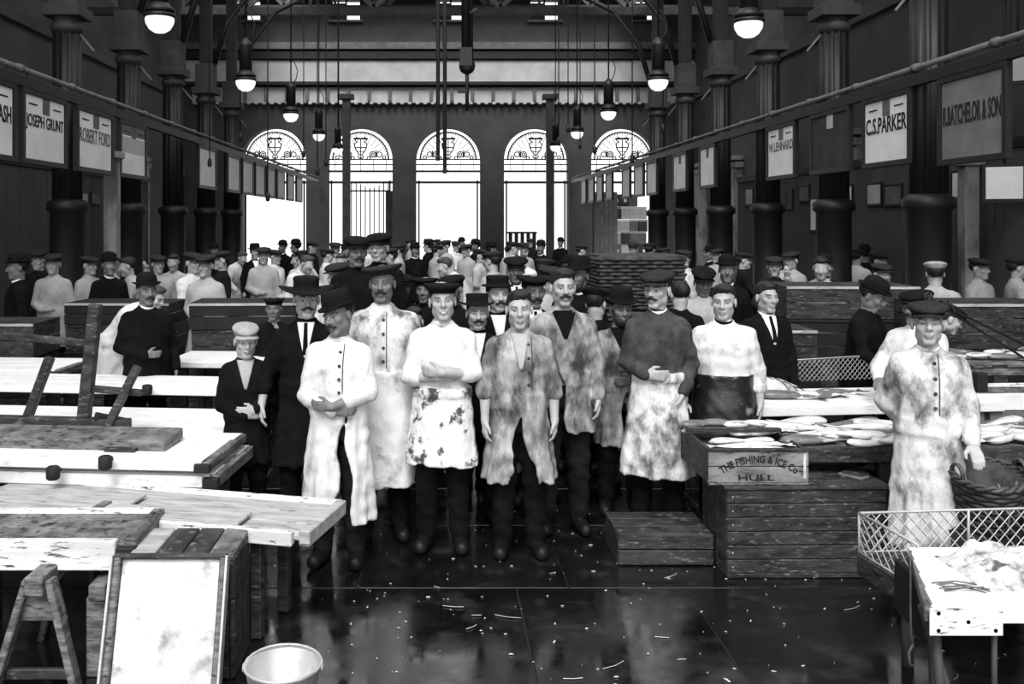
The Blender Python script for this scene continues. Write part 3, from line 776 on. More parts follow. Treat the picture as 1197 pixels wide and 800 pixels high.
# clerestory lights
for i, x in enumerate(clx):
    w = tag(bpy.data.objects.new('window_%d' % (i+6), None), kind='structure'); COL.objects.link(w); w.location = (x, DB+.3, bz_(24))
    box('window_sill', (0,-.35,-.05), (1.5,.3,.09), M_iron_pale, w)
    box('casement', (-.3,.0,.4), (.62,.06,.8), M_iron, w)
    box('glazing_bar', (0,-.02,.62), (1.24,.05,.07), M_iron, w)
    for k in (-.62,.0,.62): box('frame_post', (k,-.02,.55), (.07,.06,1.1), M_iron, w)
    box('pane', (.31,.05,.5), (.6,.01,.95), M_glass, w)
# unseen roof: boarding over aisles and mid hall, gaps shaped to steer the daylight
ce = tag(boxl('ceiling', (-4.6,22,11.7), (4.6,33.2,11.9), M_roof, ch=.001), kind='structure')
for sd in (-1,1): boxl('aisle_roof', (sd*5.5,-3,11.7), (sd*(XW+.4),22,11.9), M_roof, ce); boxl('aisle_roof', (sd*8.4,22,11.7), (sd*(XW+.4),33.2,11.9), M_roof, ce); boxl('aisle_roof', (sd*7.5,33.2,11.7), (sd*(XW+.4),DB+.8,11.9), M_roof, ce)
boxl('end_roof', (-7.5,38.6,11.7), (7.5,DB+.8,11.9), M_roof, ce)
for i in range(9): box('glazing_bar', (0,-2.6+i*2.8,11.78), (11,.1,.2), M_iron, ce)
for i in range(7): box('glazing_bar', (-4.5+i*1.5,8.5,11.74), (.06,23,.1), M_iron, ce)
for i in range(3): box('glazing_bar', (0,34+i*2,11.78), (15,.1,.2), M_iron, ce)
# roof trusses
for i, (y, zc) in enumerate(((27.0,8.2),(33.5,9.75))):
    t = thing('roof_truss', ('grey iron roof truss with crossed lattice, nearer the camera','grey iron roof truss with crossed lattice close to the end wall')[i], 'truss', (0,y,zc))
    box('lower_chord', (0,0,0), (2*XW,.2,.22), M_iron_mid, t); box('upper_chord', (0,0,2.0), (2*XW,.2,.2), M_iron, t)
    n = 12
    for k in range(n):
        x0, x1 = -XW+2*XW*k/n, -XW+2*XW*(k+1)/n
        beam('lattice_bar', (x0,0,.1 if k % 2 else 1.9), (x1,0,1.9 if k % 2 else .1), .1, .14, M_iron_pale, t)
        if k: box('strut', (x0,0,1.0), (.09,.1,1.9), M_iron_mid, t)
# columns of the nave
def column(x, y, label):
    c = thing('iron_column', label, 'column', (x,y,0), 0, 'cast iron columns along the nave')
    box('plinth', (0,0,.2), (.62,.62,.4), M_iron, c); 
    lathe('pedestal', [(.27,.4),(.27,1.0),(.25,1.05),(.25,2.3),(.30,2.34),(.30,2.44),(.22,2.5)], M_iron, c, 20)
    lathe('shaft', [(.205,2.46),(.195,5.0)], M_iron, c, 48, fl=lambda a: 1+.07*math.cos(a*12))
    lathe('capital', [(.2,4.96),(.24,5.02),(.24,5.08),(.2,5.12),(.21,5.2)], M_iron_mid, c, 20)
    box('impost', (0,0,5.27), (.56,.56,.16), M_iron_mid, c); box('impost_block', (0,0,5.62), (.42,.42,.56), M_iron_mid, c)
    box('upper_post', (0,0,8.8), (.26,.26,5.8), M_iron, c)
    sg = -1 if x > 0 else 1
    tube('brace', [(sg*.2,0,5.9),(sg*.5,0,6.9),(sg*1.2,0,7.8),(sg*2.4,0,8.4)], .07, M_iron, c, 6)
    beam('strut', (sg*.15,0,5.0), (sg*.4,0,4.7), .03, .03, M_iron_pale, c)
    return c
for k, y in enumerate((11.3, 14.0, 16.8, 19.6, 22.4, 25.2)):
    n = ('nearest','second','third','fourth','fifth','farthest')[k]
    column(5.9, y, 'fluted dark iron column, %s of the row by the name boards on the right' % n)
    if k: column(-5.5, y, 'fluted dark iron column, %s of the row by the name boards on the left' % ('nearest','second','third','fourth','farthest')[k-1])
for sd, x in ((-1,-5.5), (1,5.9)):
    gd = thing('roof_girder', 'long dark iron girder over the %s row of columns' % ('left','right')[sd > 0], 'girder', (x,0,0))
    boxl('web', (-.05,5,8.5), (.05,26.5,9.1), M_iron, gd); boxl('flange', (-.16,5,9.1), (.16,26.5,9.18), M_iron_mid, gd); boxl('flange', (-.16,5,8.42), (.16,26.5,8.5), M_iron_mid, gd)
for x, nm in ((405,'dark square iron post between the two arches left of centre'), (643,'dark square iron post in front of the fourth arch')):
    p = thing('iron_post', nm, 'post', (bx_(x)*.95, DB*.95, 0))
    box('post_shaft', (0,0,3.55), (.31,.31,7.1), M_iron_mid, p); box('post_base', (0,0,.15), (.5,.5,.3), M_iron, p); box('post_cap', (0,0,7.2), (.6,.5,.2), M_iron_mid, p)
# iron gate in the second arch, barrier in the fourth, boxes stacked outside the fifth
gt = thing('iron_gate', 'tall barred iron gate standing in the second arch', 'gate', (arch_x[1]+.2, DB+.9, 0))
for k in range(10): tube('bar', [(-.85+k*.2,0,.1),(-.85+k*.2,0,3.75+.12*math.sin(k*.9))], .028, M_iron, gt, 5)
for z in (.2,1.3,3.5): box('rail', (.05,0,z), (1.95,.05,.07), M_iron, gt)
box('gate_pier', (1.0,.1,1.75), (.34,.3,3.5), M_iron_mid, gt)
br = thing('barrier', 'low dark slatted barrier outside the fourth arch', 'barrier', (bx_(610)*1.03, DB*1.03, 0))
for k in range(5): box('slat', (-.5+k*.26,0,.85), (.17,.05,1.7), M_iron, br)
for z in (.3,1.68): box('rail', (.02,.04,z), (1.3,.05,.09), M_iron, br)
sh = thing('shed', 'grey boarded shed wall outside the fifth arch', 'shed', (bx_(706)*1.06, DB*1.06, 0))
for k in range(6): box('board', (-.5+k*.2,0,1.75), (.19,.12,3.5), M_iron_pale, sh)
r2 = random.Random(3)
for i in range(6):
    for j in range(4-(1 if i > 4 else 0)):
        t = thing('packing_case', 'grey packing case outside the fifth arch, %s layer from the ground, %s from its left' % (ORD[i], ORD[j]), 'box', (bx_(722+j*10.5)*1.06+r2.uniform(-.03,.03), DB*1.06+.6, -.02+i*.571), r2.uniform(-.05,.05), 'packing cases outside the fifth arch')
        m = r2.choice((M_iron_pale, M_iron_mid, M_cornice))
        box('case_body', (0,0,.26), (.39,.5,.5), m, t); box('case_lid', (0,0,.545), (.41,.52,.05), m, t)
        box('case_label', (.04,-.255,.28), (.13,.012,.14), r2.choice((M_paper, m, m)), t)

# sign rails and name boards
def rail(x, label):
    t = thing('sign_rail', label, 'rail', (x,0,4.0))
    tube('pipe', [(0,7.5,0),(0,39.7,0)], .035, M_iron_pale, t, 8)
    for k in range(20): lathe('pipe_joint', [(.05,-.05),(.05,.05)], M_iron_pale, t, 10, (0,8+k*1.6,0), (math.pi/2,0,0))
    boxl('backing_beam', (-.04,7.5,-.22), (.04,39.7,-.08), M_iron, t)
    return t
rail(-4.97, 'grey pipe rail carrying the row of name boards on the left'); rail(5.7, 'grey pipe rail carrying the row of name boards on the right')
def sign(side, y0, y1, face, label, text=None, ink=None, flag=None, z0=2.93, z1=3.72, tz=.6, th=.2, dashes=True, group=None):
    x = -4.97 if side < 0 else 5.7; L = y1-y0
    t = thing('name_board', label, 'sign', (x,(y0+y1)/2,z0), math.pi/2 if side < 0 else -math.pi/2, group)
    H = z1-z0; face_x = -1
    # local: x along the board reading direction, -y towards the aisle
    bd = box('board', (0,0,H/2), (L,.03,H), face, t)
    for nm, c, sz in (('frame_bar',(0,0,H+.03),(L+.16,.07,.07)),('frame_bar',(0,0,-.03),(L+.16,.07,.07)),('frame_bar',(-L/2-.04,0,H/2),(.08,.07,H)),('frame_bar',(L/2+.04,0,H/2),(.08,.07,H))):
        box(nm, c, sz, M_iron, t)
    for sx in (-1,1): tube('hanger', [(sx*L*.4,.0,H+.05),(sx*L*.4,0,4.0-z0)], .012, M_iron, t, 5)
    if text:
        V, F = textgeo(text, L*.94, th); V = [(a, -.018+c, tz*H+b) for a, b, c in V]; mo('lettering', V, F, ink or M_ink, bd, False, (0,0,-H/2))
    if flag: box('crest_patch', (.02,-.018,H*.37), (L*.17,.008,H*.26), flag, bd)
    if dashes and flag:
        for sx in (-1,1): box('dash_mark', (sx*L*.3,-.018,H*.36), (L*.2,.006,.018), M_ink, bd)
    return t
sign(-1, 9.75, 10.98, M_paper, 'white name board cut off by the left edge of the picture', 'ROBERT CASH', M_ink, M_iron_pale)
sign(-1, 11.3, 12.5, M_paper, 'white name board lettered with two words, second from the left edge', 'JOSEPH GRUNT', M_ink, M_iron_pale, tz=.58)
sign(-1, 13.0, 14.3, M_paper, 'white name board with smudged grey lettering, third from the left edge', 'ROBERT FORD', M_ink_grey, M_iron_pale, tz=.58)
t = sign(-1, 14.75, 15.95, M_paper, 'white name board with broad greyed upper half, fourth from the left edge', None, None, M_iron_pale)
box('faded_band', (0,-.016,.47), (1.17,.006,.24), M_cornice, t); box('faded_band', (0,-.0155,.7), (1.17,.005,.16), M_ink_grey, t)
sign(-1, 19.6, 21.0, M_paper, 'white name board standing alone between two gaps on the left rail')
for k, y in enumerate((22.3, 24.0, 25.7, 27.4, 29.2, 31.2, 33.2)):
    sign(-1, y, y+1.25, M_paper, 'narrow white name board before the left arches, %s of the far cluster' % ORD[k], group='far name boards on the left rail')
sign(1, 9.45, 10.6, M_paper_grey, 'weathered grey name board with long dark lettering nearest on the right', 'R.BATCHELOR & SON', M_iron, None, z0=2.86, z1=3.72, tz=.56, th=.22)
sign(1, 11.36, 12.5, M_paper, 'bright white name board with bold black lettering beside the grey board', 'C.S.PARKER', M_ink, M_iron_pale, tz=.6, th=.21)
sign(1, 13.04, 14.25, M_paper_dark, 'blackened name board with a small pale patch', None, None, M_cornice, dashes=False)
sign(1, 15.0, 16.15, M_paper, 'white name board with faint grey lettering beyond the blackened board', 'W.LENNARD', M_ink_grey, M_iron_pale, tz=.62, th=.15)
sign(1, 19.3, 20.3, M_paper, 'white name board alone beyond the wide gap on the right rail', None, None, M_iron_pale, dashes=False)
sign(1, 21.5, 22.6, M_paper, 'white name board with a grey patch just right of the fifth arch', None, None, M_iron_pale, dashes=False)
for k, y in enumerate((24.4, 26.0, 27.8, 30.6, 32.4, 34.2, 36.0)):
    sign(1, y, y+1.05, M_paper, 'narrow white name board near the fifth arch, %s from the right of the far cluster' % ORD[k], group='far name boards on the right rail')

# stall partitions under the boards with posters
def partition(sd, x, y0, y1, label):
    t = thing('stall_partition', label, 'partition', (x,0,0))
    n = int((y1-y0)/.55)
    for k in range(n):
        a = y0+(y1-y0)*k/n; boxl('panel', (-.04,a+.01,.0), (.04,a+(y1-y0)/n-.01,3.15), M_wall, t)
    boxl('top_rail', (-.07,y0,3.15), (.07,y1,3.3), M_iron, t)
    return t
partition(1, 7.7, 11.6, 24, 'dark panelled stall partition hung with small bills on the right')
partition(-1, -7.4, 15.5, 24, 'dark panelled stall partition behind the left columns')
def poster(x, y, d, w, h, mat, label, side=1):
    xx = 7.64 if side > 0 else -7.34
    dd = FPX*abs(xx)/abs(x-VX); p = WD(x, y, dd)
    t = thing('poster', label, 'poster', (xx, dd, p[2]), -math.pi/2 if side > 0 else math.pi/2)
    box('bill', (0,0,0), (w,.02,h), mat, t)
    for sx in (-1,1): box('frame_strip', (sx*(w/2+.02),0,0), (.04,.04,h+.08), M_iron, t)
    for sz in (-1,1): box('frame_strip', (0,0,sz*(h/2+.02)), (w,.04,.04), M_iron, t)
poster(1022, 227, 0, .5, .34, M_cornice, 'pale framed bill under the bold white name board')
poster(1044, 228, 0, .55, .3, M_iron_pale, 'grey framed notice beside the pale bill on the partition')
poster(992, 229, 0, .3, .36, M_paper, 'small white bill by the second column on the right')
poster(952, 251, 0, .34, .62, M_paper, 'tall narrow white bill on the partition below the blackened board')
poster(940, 226, 0, .5, .28, M_iron_pale, 'grey landscape bill below the faint name board')
poster(923, 233, 0, .32, .36, M_iron_mid, 'dark grey bill left of the landscape bill')
poster(876, 230, 0, .5, .36, M_cornice, 'black framed white bill on the pale pier side')
poster(1120, 216, 0, .28, .36, M_paper, 'white bill beside the nearest column, left of the pale upright')
for k, (x, y, w, h, m, lb) in enumerate(((1174,214,.42,.42,M_paper,'pair of white notices at the right edge, upper'),(1180,247,.25,.35,M_paper,'small white notice at the right edge, lower'),(1190,78,.4,.4,M_cornice,'light window panel above the grey name board at the right edge'))):
    dd = 12.3+.5*k; p = WD(x, y, dd); t = thing('notice', lb, 'notice', p, -.6); box('bill', (0,0,0), (w,.02,h), m, t); box('backing', (0,.03,0), (w+.1,.03,h+.1), M_iron, t)
    tube('hanging_rod', [(0,.03,h/2),(0,.03,4.2)], .02, M_iron, t, 5) if y > 100 else tube('hanging_rod', [(0,.03,h/2),(0,.03,1.6)], .02, M_iron, t, 5)
p = WD(1132, 230, 13.2); t = thing('pale_upright', 'pale grey upright post behind the nearest right column', 'post', (p[0],p[1],0)); box('post_shaft', (0,0,1.55), (.2,.2,3.1), M_pier, t); box('post_cap', (0,0,3.0), (.32,.3,.1), M_pier, t)
p = WD(131, 260, 14.6); t = thing('pale_upright', 'pale grey doorpost beside the dark shop opening on the left', 'post', (p[0],p[1],0)); box('post_shaft', (0,0,1.6), (.2,.2,3.2), M_pier, t); box('post_cap', (0,0,3.2), (.3,.3,.1), M_pier, t)
poster(98, 231, 0, .4, .16, M_cornice, 'small pale bill below the third white board on the left', -1)
poster(112, 232, 0, .5, .2, M_iron_pale, 'small grey bill beside the pale bill on the left', -1)

# arc lamps
def lamp(x, y, z, label, group):
    t = thing('arc_lamp', label, 'lamp', (x,y,z), 0, group)
    lathe('globe', [(.0005,-.17),(.07,-.16),(.13,-.12),(.17,-.05),(.178,.0),(.172,.03)], M_opal, t, 24)
    lathe('globe_ring', [(.17,.02),(.2,.03),(.2,.06),(.16,.08)], M_iron, t, 24)
    lathe('shade', [(.16,.08),(.19,.10),(.19,.13),(.13,.17),(.12,.2)], M_iron, t, 24)
    lathe('housing', [(.115,.2),(.115,.62),(.125,.64),(.125,.68),(.09,.74),(.03,.8)], M_iron, t, 18)
    tube('suspension_rod', [(0,0,.78),(0,0,11.7-z)], .018, M_iron, t, 6)
    tube('cable', [(.02,0,.7),(.12,0,.85),(.16,0,1.05),(.08,0,1.25),(.01,0,1.3)], .012, M_iron, t, 5)
nm = ('nearest','second','third','fourth','farthest')
for k in range(5): lamp(-3.45, 11.7+5.25*k, 4.68, 'opal globe arc lamp hanging from the roof, %s of the left row' % nm[k], 'arc lamps of the nave')
for k in range(5): lamp(3.97, 12.0+4.9*k, 4.68, 'opal globe arc lamp hanging from the roof, %s of the right row' % nm[k], 'arc lamps of the nave')
# hanging ropes, chains and hoist
r3 = random.Random(5)
for k, (x, yb, d) in enumerate(((245,190,20),(281,160,20),(313,230,19),(355,180,24),(371,200,21),(381,190,23),(396,170,26),(653,165,22),(664,150,22),(678,170,25),(695,175,21),(739,185,19),(775,150,20))):
    p = WD(x, yb, d); t = thing('hanging_rope', 'thin dark rope hanging from the roof, %s counted from the left' % ORD[k], 'rope', (p[0],p[1],0), 0, 'thin ropes hanging from the roof')
    tube('cord', [(0,0,p[2]),(0,0,11.7)], .014, M_rope_dark, t, 5); lathe('weight', [(.02,-.1),(.045,-.07),(.045,.05),(.015,.09)], M_iron, t, 10, (0,0,p[2]))
for x, yb, lb in ((512,188,'thick dark hoist rope hanging left of the pulley'), (520,203,'long thick hoist rope beside the pulley, the lowest hanging')):
    p = WD(x, yb, 16); t = thing('hoist_rope', lb, 'rope', (p[0],p[1],0))
    tube('cord', [(0,0,p[2]),(0,0,11.7)], .035, M_iron_mid, t, 7); lathe('knot', [(.02,-.05),(.05,0),(.02,.06)], M_rope_dark, t, 10, (0,0,p[2]+.05))
p = WD(546, 130, 15); t = thing('pulley_hoist', 'dark chain hoist with pulley block hanging in mid hall', 'hoist', (p[0],p[1],0))
tube('lower_chain', [(0,0,p[2]),(0,0,p[2]+.9)], .03, M_iron, t, 7); tube('upper_chain', [(-.02,0,p[2]+.8),(-.03,0,11.7)], .07, M_iron, t, 8)
lathe('pulley', [(.02,-.06),(.13,-.05),(.09,0),(.13,.05),(.02,.06)], M_iron, t, 16, (.0,0,p[2]+.72), (math.pi/2,0,0)); box('block', (-.02,0,p[2]+.86), (.2,.14,.3), M_iron, t)
beam('arm', (0,0,p[2]+.32), (-.15,0,p[2]+.32), .06, .06, M_iron, t); tube('second_chain', [(.07,0,p[2]+.8),(.05,0,11.7)], .03, M_iron, t, 6); beam('hook_arm', (0,0,p[2]+1.55), (.16,0,p[2]+1.63), .05, .05, M_iron, t)
# ------------------------------------------------------------------ foreground furniture
rr = random.Random(11)
def plank_row(parent, name, x0, x1, y0, y1, z, th, n, mat, along='x', gap=.006, jit=.002):
    """n planks filling a rectangle, running along x or y, top at z"""
    for k in range(n):
        if along == 'x':
            a = y0+(y1-y0)*k/n; b = y0+(y1-y0)*(k+1)/n; lo = (x0,a+gap/2,z-th); hi = (x1,b-gap/2,z+rr.uniform(-jit,jit))
        else:
            a = x0+(x1-x0)*k/n; b = x0+(x1-x0)*(k+1)/n; lo = (a+gap/2,y0,z-th); hi = (b-gap/2,y1,z+rr.uniform(-jit,jit))
        boxl(name, lo, hi, mat, parent)
def table(name, label, loc, rz, L, D, z, mat, npl=3, rail=.11, railmat=None, rim=False, legs=True, legmat=None, endmat=None, blocks=True):
    """local: x 0..-L to the left of the origin (front right corner), y 0..D away"""
    t = thing(name, label, 'table', loc, rz); railmat = railmat or mat; legmat = legmat or M_wood_dark
    plank_row(t, 'plank', -L, 0, .0, D, z, .03, npl, mat)
    boxl('front_rail', (-L,-.025,z-rail), (-.06,.02,z+(.02 if rim else -.002)), railmat, t)
    boxl('back_rail', (-L,D-.02,z-rail), (0,D+.025,z+(.02 if rim else -.002)), railmat, t)
    boxl('end_rail', (-.03,-.0,z-rail), (.03,D,z+(.025 if rim else .0)), endmat or M_wood_mid, t)
    if blocks: boxl('corner_block', (-.06,-.035,z-rail-.005), (.035,.02,z-.012), M_black, t)
    if legs:
        for x in (-.15, -L+.15):
            for y in (.08, D-.08): boxl('leg', (x-.035,y-.035,.0), (x+.035,y+.035,z-.03), legmat, t)
    return t
# L2 near table on the trestle
table('scrubbed_table', 'dark topped low table with white front rail over the trestle', (-1.48,4.53,0), 0, 1.5, .48, .62, M_wood_mid, 4, .125, M_board_dirty, rim=True, legs=False, endmat=M_wood_mid)
for x, lb in ((-2.42,'weathered wooden trestle with splayed legs under the near table'), (-1.72,'half hidden wooden trestle behind the splayed one')):
    y0 = 4.42 if x < -2 else 4.62
    t = thing('trestle', lb, 'trestle', (-1.86 if x < -2 else -1.62, y0, 0))
    if x < -2:
        box('head_beam', (0,.22,.485), (.085,.62,.09), M_wood_mid, t)
        mbt = MB(); V, F = boxgeo(.2,.03,.2,.004); V = [(a*(1-.25*(c/.1)), b, c) for a, b, c in V]; mo('gusset', V, F, M_wood_mid, t, False, (0,-.005,.40))
        for sx in (-1,1):
            beam('leg', (sx*.05,-.02,.5), (sx*.19,-.06,0), .035, .075, M_wood_mid, t, up=(0,1,0)); beam('leg', (sx*.05,.42,.5), (sx*.19,.47,0), .035, .075, M_wood_dark, t, up=(0,1,0))
        box('stretcher', (0,-.03,.06), (.3,.03,.05), M_wood_dark, t)
    else:
        box('leg', (.0,-.1,.19), (.1,.09,.38), M_wood_mid, t); box('leg', (.02,.2,.23), (.07,.07,.46), M_wood_mid, t); box('head_beam', (.02,.05,.42), (.08,.5,.08), M_wood_mid, t)
# L3 long tray table with a loose board
t = table('fish_tray', 'long shallow pale wooden tray with raised edges jutting towards the men', (-.67,4.74,0), math.radians(-14), 2.1, .55, .585, M_wood_pale, 3, .055, M_board_dirty, rim=True, legs=False, endmat=M_wood_pale, blocks=False)
for x in (-.3, -1.9):
    for y in (.1, .45): boxl('leg', (x-.03,y-.03,0), (x+.03,y+.03,.54), M_wood_dark, t)
t = thing('loose_board', 'loose scrubbed board laid along the long shallow tray', 'board', (-1.42,5.02,.6), math.radians(-11)); plank_row(t, 'plank', -.52,.42,-.1,.1,.016,.016,1,M_wood_pale)
boxl('batten', (-.45,-.1,.016), (-.4,.1,.028), M_wood_mid, t)
t = thing('loose_board', 'grey weathered board lying behind the near table on the left', 'board', (-2.3,5.28,.6), math.radians(-10)); plank_row(t, 'plank', -.7,.62,-.2,.2,.015,.015,2,M_wood_pale)
# L4 crate with tray leaning
t = thing('wooden_crate', 'tall dark wooden crate standing behind the leaning white tray', 'crate', (-1.21,4.46,0))
for k in range(4): boxl('top_plank', (-.25+.125*k+.003,0,.57), (-.125+.125*k-.003,.36,.60), (M_wood_pale, M_wood_dark, M_wood_dark, M_wood_mid)[k], t)
for k in range(3): boxl('side_plank', (.225,.12*k+.003,0), (.25,.12*k+.117,.57), M_wood_dark, t); boxl('side_plank', (-.25,.12*k+.003,0), (-.225,.12*k+.117,.57), M_wood_dark, t)
for k in range(4): boxl('front_plank', (-.225+.1125*k+.003,0,0), (-.1125+.1125*k-.003,.022,.57), M_wood_dark, t)
t = thing('leaning_tray', 'white lined tray with dark rim leaning upright against the crate', 'tray', (-1.235,4.18,0)); t.rotation_euler = (math.radians(-19), 0, math.radians(0))
box('lining', (0,.0,.32), (.455,.02,.62), M_tray, t)
for sx in (-1,1): box('rim_side', (sx*.245,-.015,.32), (.03,.055,.66), M_wood_mid, t); box('rim_lip', (sx*.265,-.03,.32), (.012,.06,.655), M_steel, t)
box('rim_top', (0,-.015,.645), (.52,.055,.025), M_wood_dark, t); box('rim_bottom', (0,-.015,.012), (.52,.055,.025), M_wood_dark, t)
# L5 bucket
t = thing('bucket', 'galvanised metal bucket with swing handle on the wet floor', 'bucket', (-.655,4.0,0))
lathe('pail', [(.105,0),(.11,.012),(.158,.275),(.165,.28),(.166,.292),(.158,.292),(.15,.28),(.104,.03),(.0005,.03)], M_steel, t, 32)
tube('handle', [(-.165,0,.27)]+[(-.165*math.cos(a), .15*math.sin(a)+.0, .285+.02*math.sin(a)) for a in [math.pi*k/12 for k in range(13)]]+[(.165,0,.27)], .006, M_steel, t, 6)
for sx in (-1,1): lathe('ear', [(.018,-.006),(.018,.006)], M_steel, t, 10, (sx*.165,0,.272), (0,math.pi/2,0))
# L6 stacked white tables
table('scrubbed_table', 'broad white scrubbed table with black corner block, uppermost of the stacked tops', (-1.37,5.56,0), math.radians(-5), 2.3, .74, .75, M_board, 4, .055, M_board, legs=False)
table('scrubbed_table', 'white scrubbed table top showing beneath the uppermost one', (-1.33,5.60,0), math.radians(-5), 2.3, .74, .66, M_board, 3, .075, M_board, legs=True)
t = thing('dark_plank', 'thick dark weathered plank lying on the uppermost white table', 'plank', (-1.9,5.86,.752), math.radians(-5)); box('plank_body', (-.75,.12,.035), (1.95,.32,.07), M_wood_mid, t, (math.radians(3),0,0)); box('batten', (-.05,-.06,.012), (.2,.05,.02), M_wood_dark, t)
table('scrubbed_table', 'white scrubbed table next behind the stacked tops', (-1.46,6.56,0), math.radians(-5), 2.6, .78, .70, M_board, 4, .06, M_board)
table('scrubbed_table', 'white table in front of the man in the dark hat', (-1.62,7.48,0), math.radians(-6), 2.7, .55, .84, M_board, 3, .06, M_board)
table('scrubbed_table', 'far white table behind the man in the dark hat', (-1.5,8.75,0), math.radians(-4), 1.05, .7, .86, M_board, 3, .06, M_board)
table('scrubbed_table', 'far left white table partly behind the upturned trestle', (-3.35,8.3,0), math.radians(-4), 1.9, .7, .86, M_board, 3, .06, M_board)
for x, y, z, lb in ((172,456,.8,'round black peg on the edge of the table before the man in the hat'),(142,496,.75,'square black peg between the white tables'),(123,541,.7,'square black peg on the uppermost white table edge'),(62,553,.66,'square black peg beneath the uppermost white table')):
    d = {172:7.43,142:6.5,123:5.50,62:5.56}[x]; p = WD(x, y, d); t = thing('peg', lb, 'peg', p); lathe('peg_head', [(.03,-.04),(.04,-.03),(.04,.03),(.03,.04)], M_black, t, 12); box('peg_shank', (0,.05,0), (.03,.1,.03), M_black, t)
# far left bollard-like white bundle
t = thing('white_cloth', 'white cloth heaped on the table at the left edge', 'cloth', (-2.72,5.4,.62)); lathe('heap', [(.16,0),(.17,.06),(.13,.13),(.05,.16),(.0005,.165)], M_smock_white, t, 18, fl=lambda a: 1+.08*math.sin(5*a)); 
# L7 upturned trestle on the tables
t = thing('upturned_trestle', 'dark wooden trestle turned upside down on the white tables', 'trestle', (-2.45,6.45,.80), math.radians(-4))
beam('leg', (0.02,.02,.0), (.10,.03,.80), .08, .075, M_wood_dark, t, up=(0,1,0)); beam('leg', (-.42,.1,0), (-.26,.1,.42), .06, .06, M_wood_dark, t, up=(0,1,0))
beam('leg', (.22,-.05,-.02), (.40,.02,.38), .055, .05, M_wood_dark, t, up=(0,1,0)); beam('stretcher', (-.55,.03,.58), (.05,.03,.53), .045, .07, M_wood_dark, t, up=(0,1,0))
beam('stretcher', (.0,.05,.22), (.42,.05,.19), .04, .07, M_wood_dark, t, up=(0,1,0)); beam('head_beam', (-.6,.0,-.01), (.35,.0,-.02), .09, .08, M_wood_dark, t); beam('brace', (.12,-.03,.04), (.3,.1,-.03), .05, .06, M_black, t)

# right: low step crate, ice chest, lettered fish box
t = thing('step_box', 'low dark wooden box on the wet floor before the men', 'box', (1.14,5.92,0))
for k in range(2): boxl('front_plank', (0,0,.006+.1*k), (.6,.022,.1*k+.098), M_wood_dark, t)
for k in range(3): boxl('top_plank', (0,.022+.15*k+.003,.17), (.6,.022+.15*k+.147,.198), M_wood_dark, t)
boxl('side_plank', (-.0,.022,.0), (.022,.47,.17), M_wood_dark, t); boxl('side_plank', (.578,.022,.0), (.6,.47,.17), M_wood_dark, t)
t = thing('ice_chest', 'large dark planked wooden chest under the lettered box', 'chest', (1.76,5.71,0), math.radians(1))
for k in range(6): boxl('front_plank', (0,0,.03+.085*k+.002), (.98,.025,.03+.085*(k+1)-.002), M_wood_dark, t)
for k in range(4): boxl('top_plank', (-.02,-.015+.135*k+.002,.54), (1.0,-.015+.135*(k+1)-.002,.562), M_wood_dark, t)
for sx in (0, .955): 
    for k in range(3): boxl('side_plank', (sx,.025+.16*k+.002,.0), (sx+.025,.025+.16*(k+1)-.002,.54), M_wood_dark, t)
for k in range(6): lathe('nail_head', [(.006,0),(.004,-.004)], M_steel, t, 6, (.035,-.001,.07+.085*k), (math.pi/2,0,0))
boxl('bottom_rail', (0,.002,0), (.98,.03,.03), M_wood_dark, t)
t = thing('fish_box', 'stencilled wooden fish box full of fish on the dark chest', 'box', (1.655,5.735,.563))
M_sten = nmat('scuffed stencilled box wood', .09, .3, 4, (1,1,3), stain=.03, sscale=8, slo=.52, shi=.66, rough=.7)
for k in range(2): boxl('front_plank', (0,0,.012+.1*k), (.61,.022,.1*k+.108), M_sten, t)
boxl('front_lip', (-.0,-.006,.2), (.61,.024,.222), M_wood_dark, t); boxl('front_foot', (0,-.006,0), (.61,.022,.012), M_wood_mid, t)
for sx in (0,.588): boxl('side_plank', (sx,.022,0), (sx+.022,.66,.215), M_wood_dark, t)
boxl('back_plank', (.022,.64,0), (.588,.66,.215), M_wood_dark, t); boxl('bottom_plank', (.022,.022,.0), (.588,.64,.165), M_wood_dark, t)
def on_front(txt, w, h, cx, cz, rz=0, arc=None):
    V, F = textgeo(txt, w, h); out = []
    for a, b, c in V:
        if arc: ang = a/arc; x, z = (arc+b)*math.sin(ang), (arc+b)*math.cos(ang)-arc
        else: x, z = a*math.cos(rz)-b*math.sin(rz), a*math.sin(rz)+b*math.cos(rz)
        out.append((cx+x, -.001+c, cz+z))
    mo('lettering', out, F, M_ink, t)
on_front('THE FISHING & ICE Co', .5, .045, .305, .158, arc=.42); on_front('HULL', .22, .036, .29, .045); 
mo('stencil_mark', *(lambda b: (b[0], b[1]))(boxgeo(.016,.004,.15,cx=.585,cy=-.001,cz=.115)), M_litter, t)
t = thing('loose_latch', 'small flat wooden board on top of the dark chest', 'board', (2.62,5.92,.563), math.radians(35)); box('slat', (0,0,.008), (.09,.16,.016), M_wood_mid, t); box('slat_edge', (0,0,.02), (.06,.13,.01), M_wood_dark, t)
# tray lid lying across the fish box, dark edge
t = thing('dark_lath', 'dark lath lying across the fish above the lettered box', 'lath', (1.66,6.13,.80)); box('lath_body', (.27,0,.012), (.62,.035,.024), M_wood_dark, t); box('lath_edge', (.27,.02,.02), (.6,.01,.01), M_wood_mid, t)
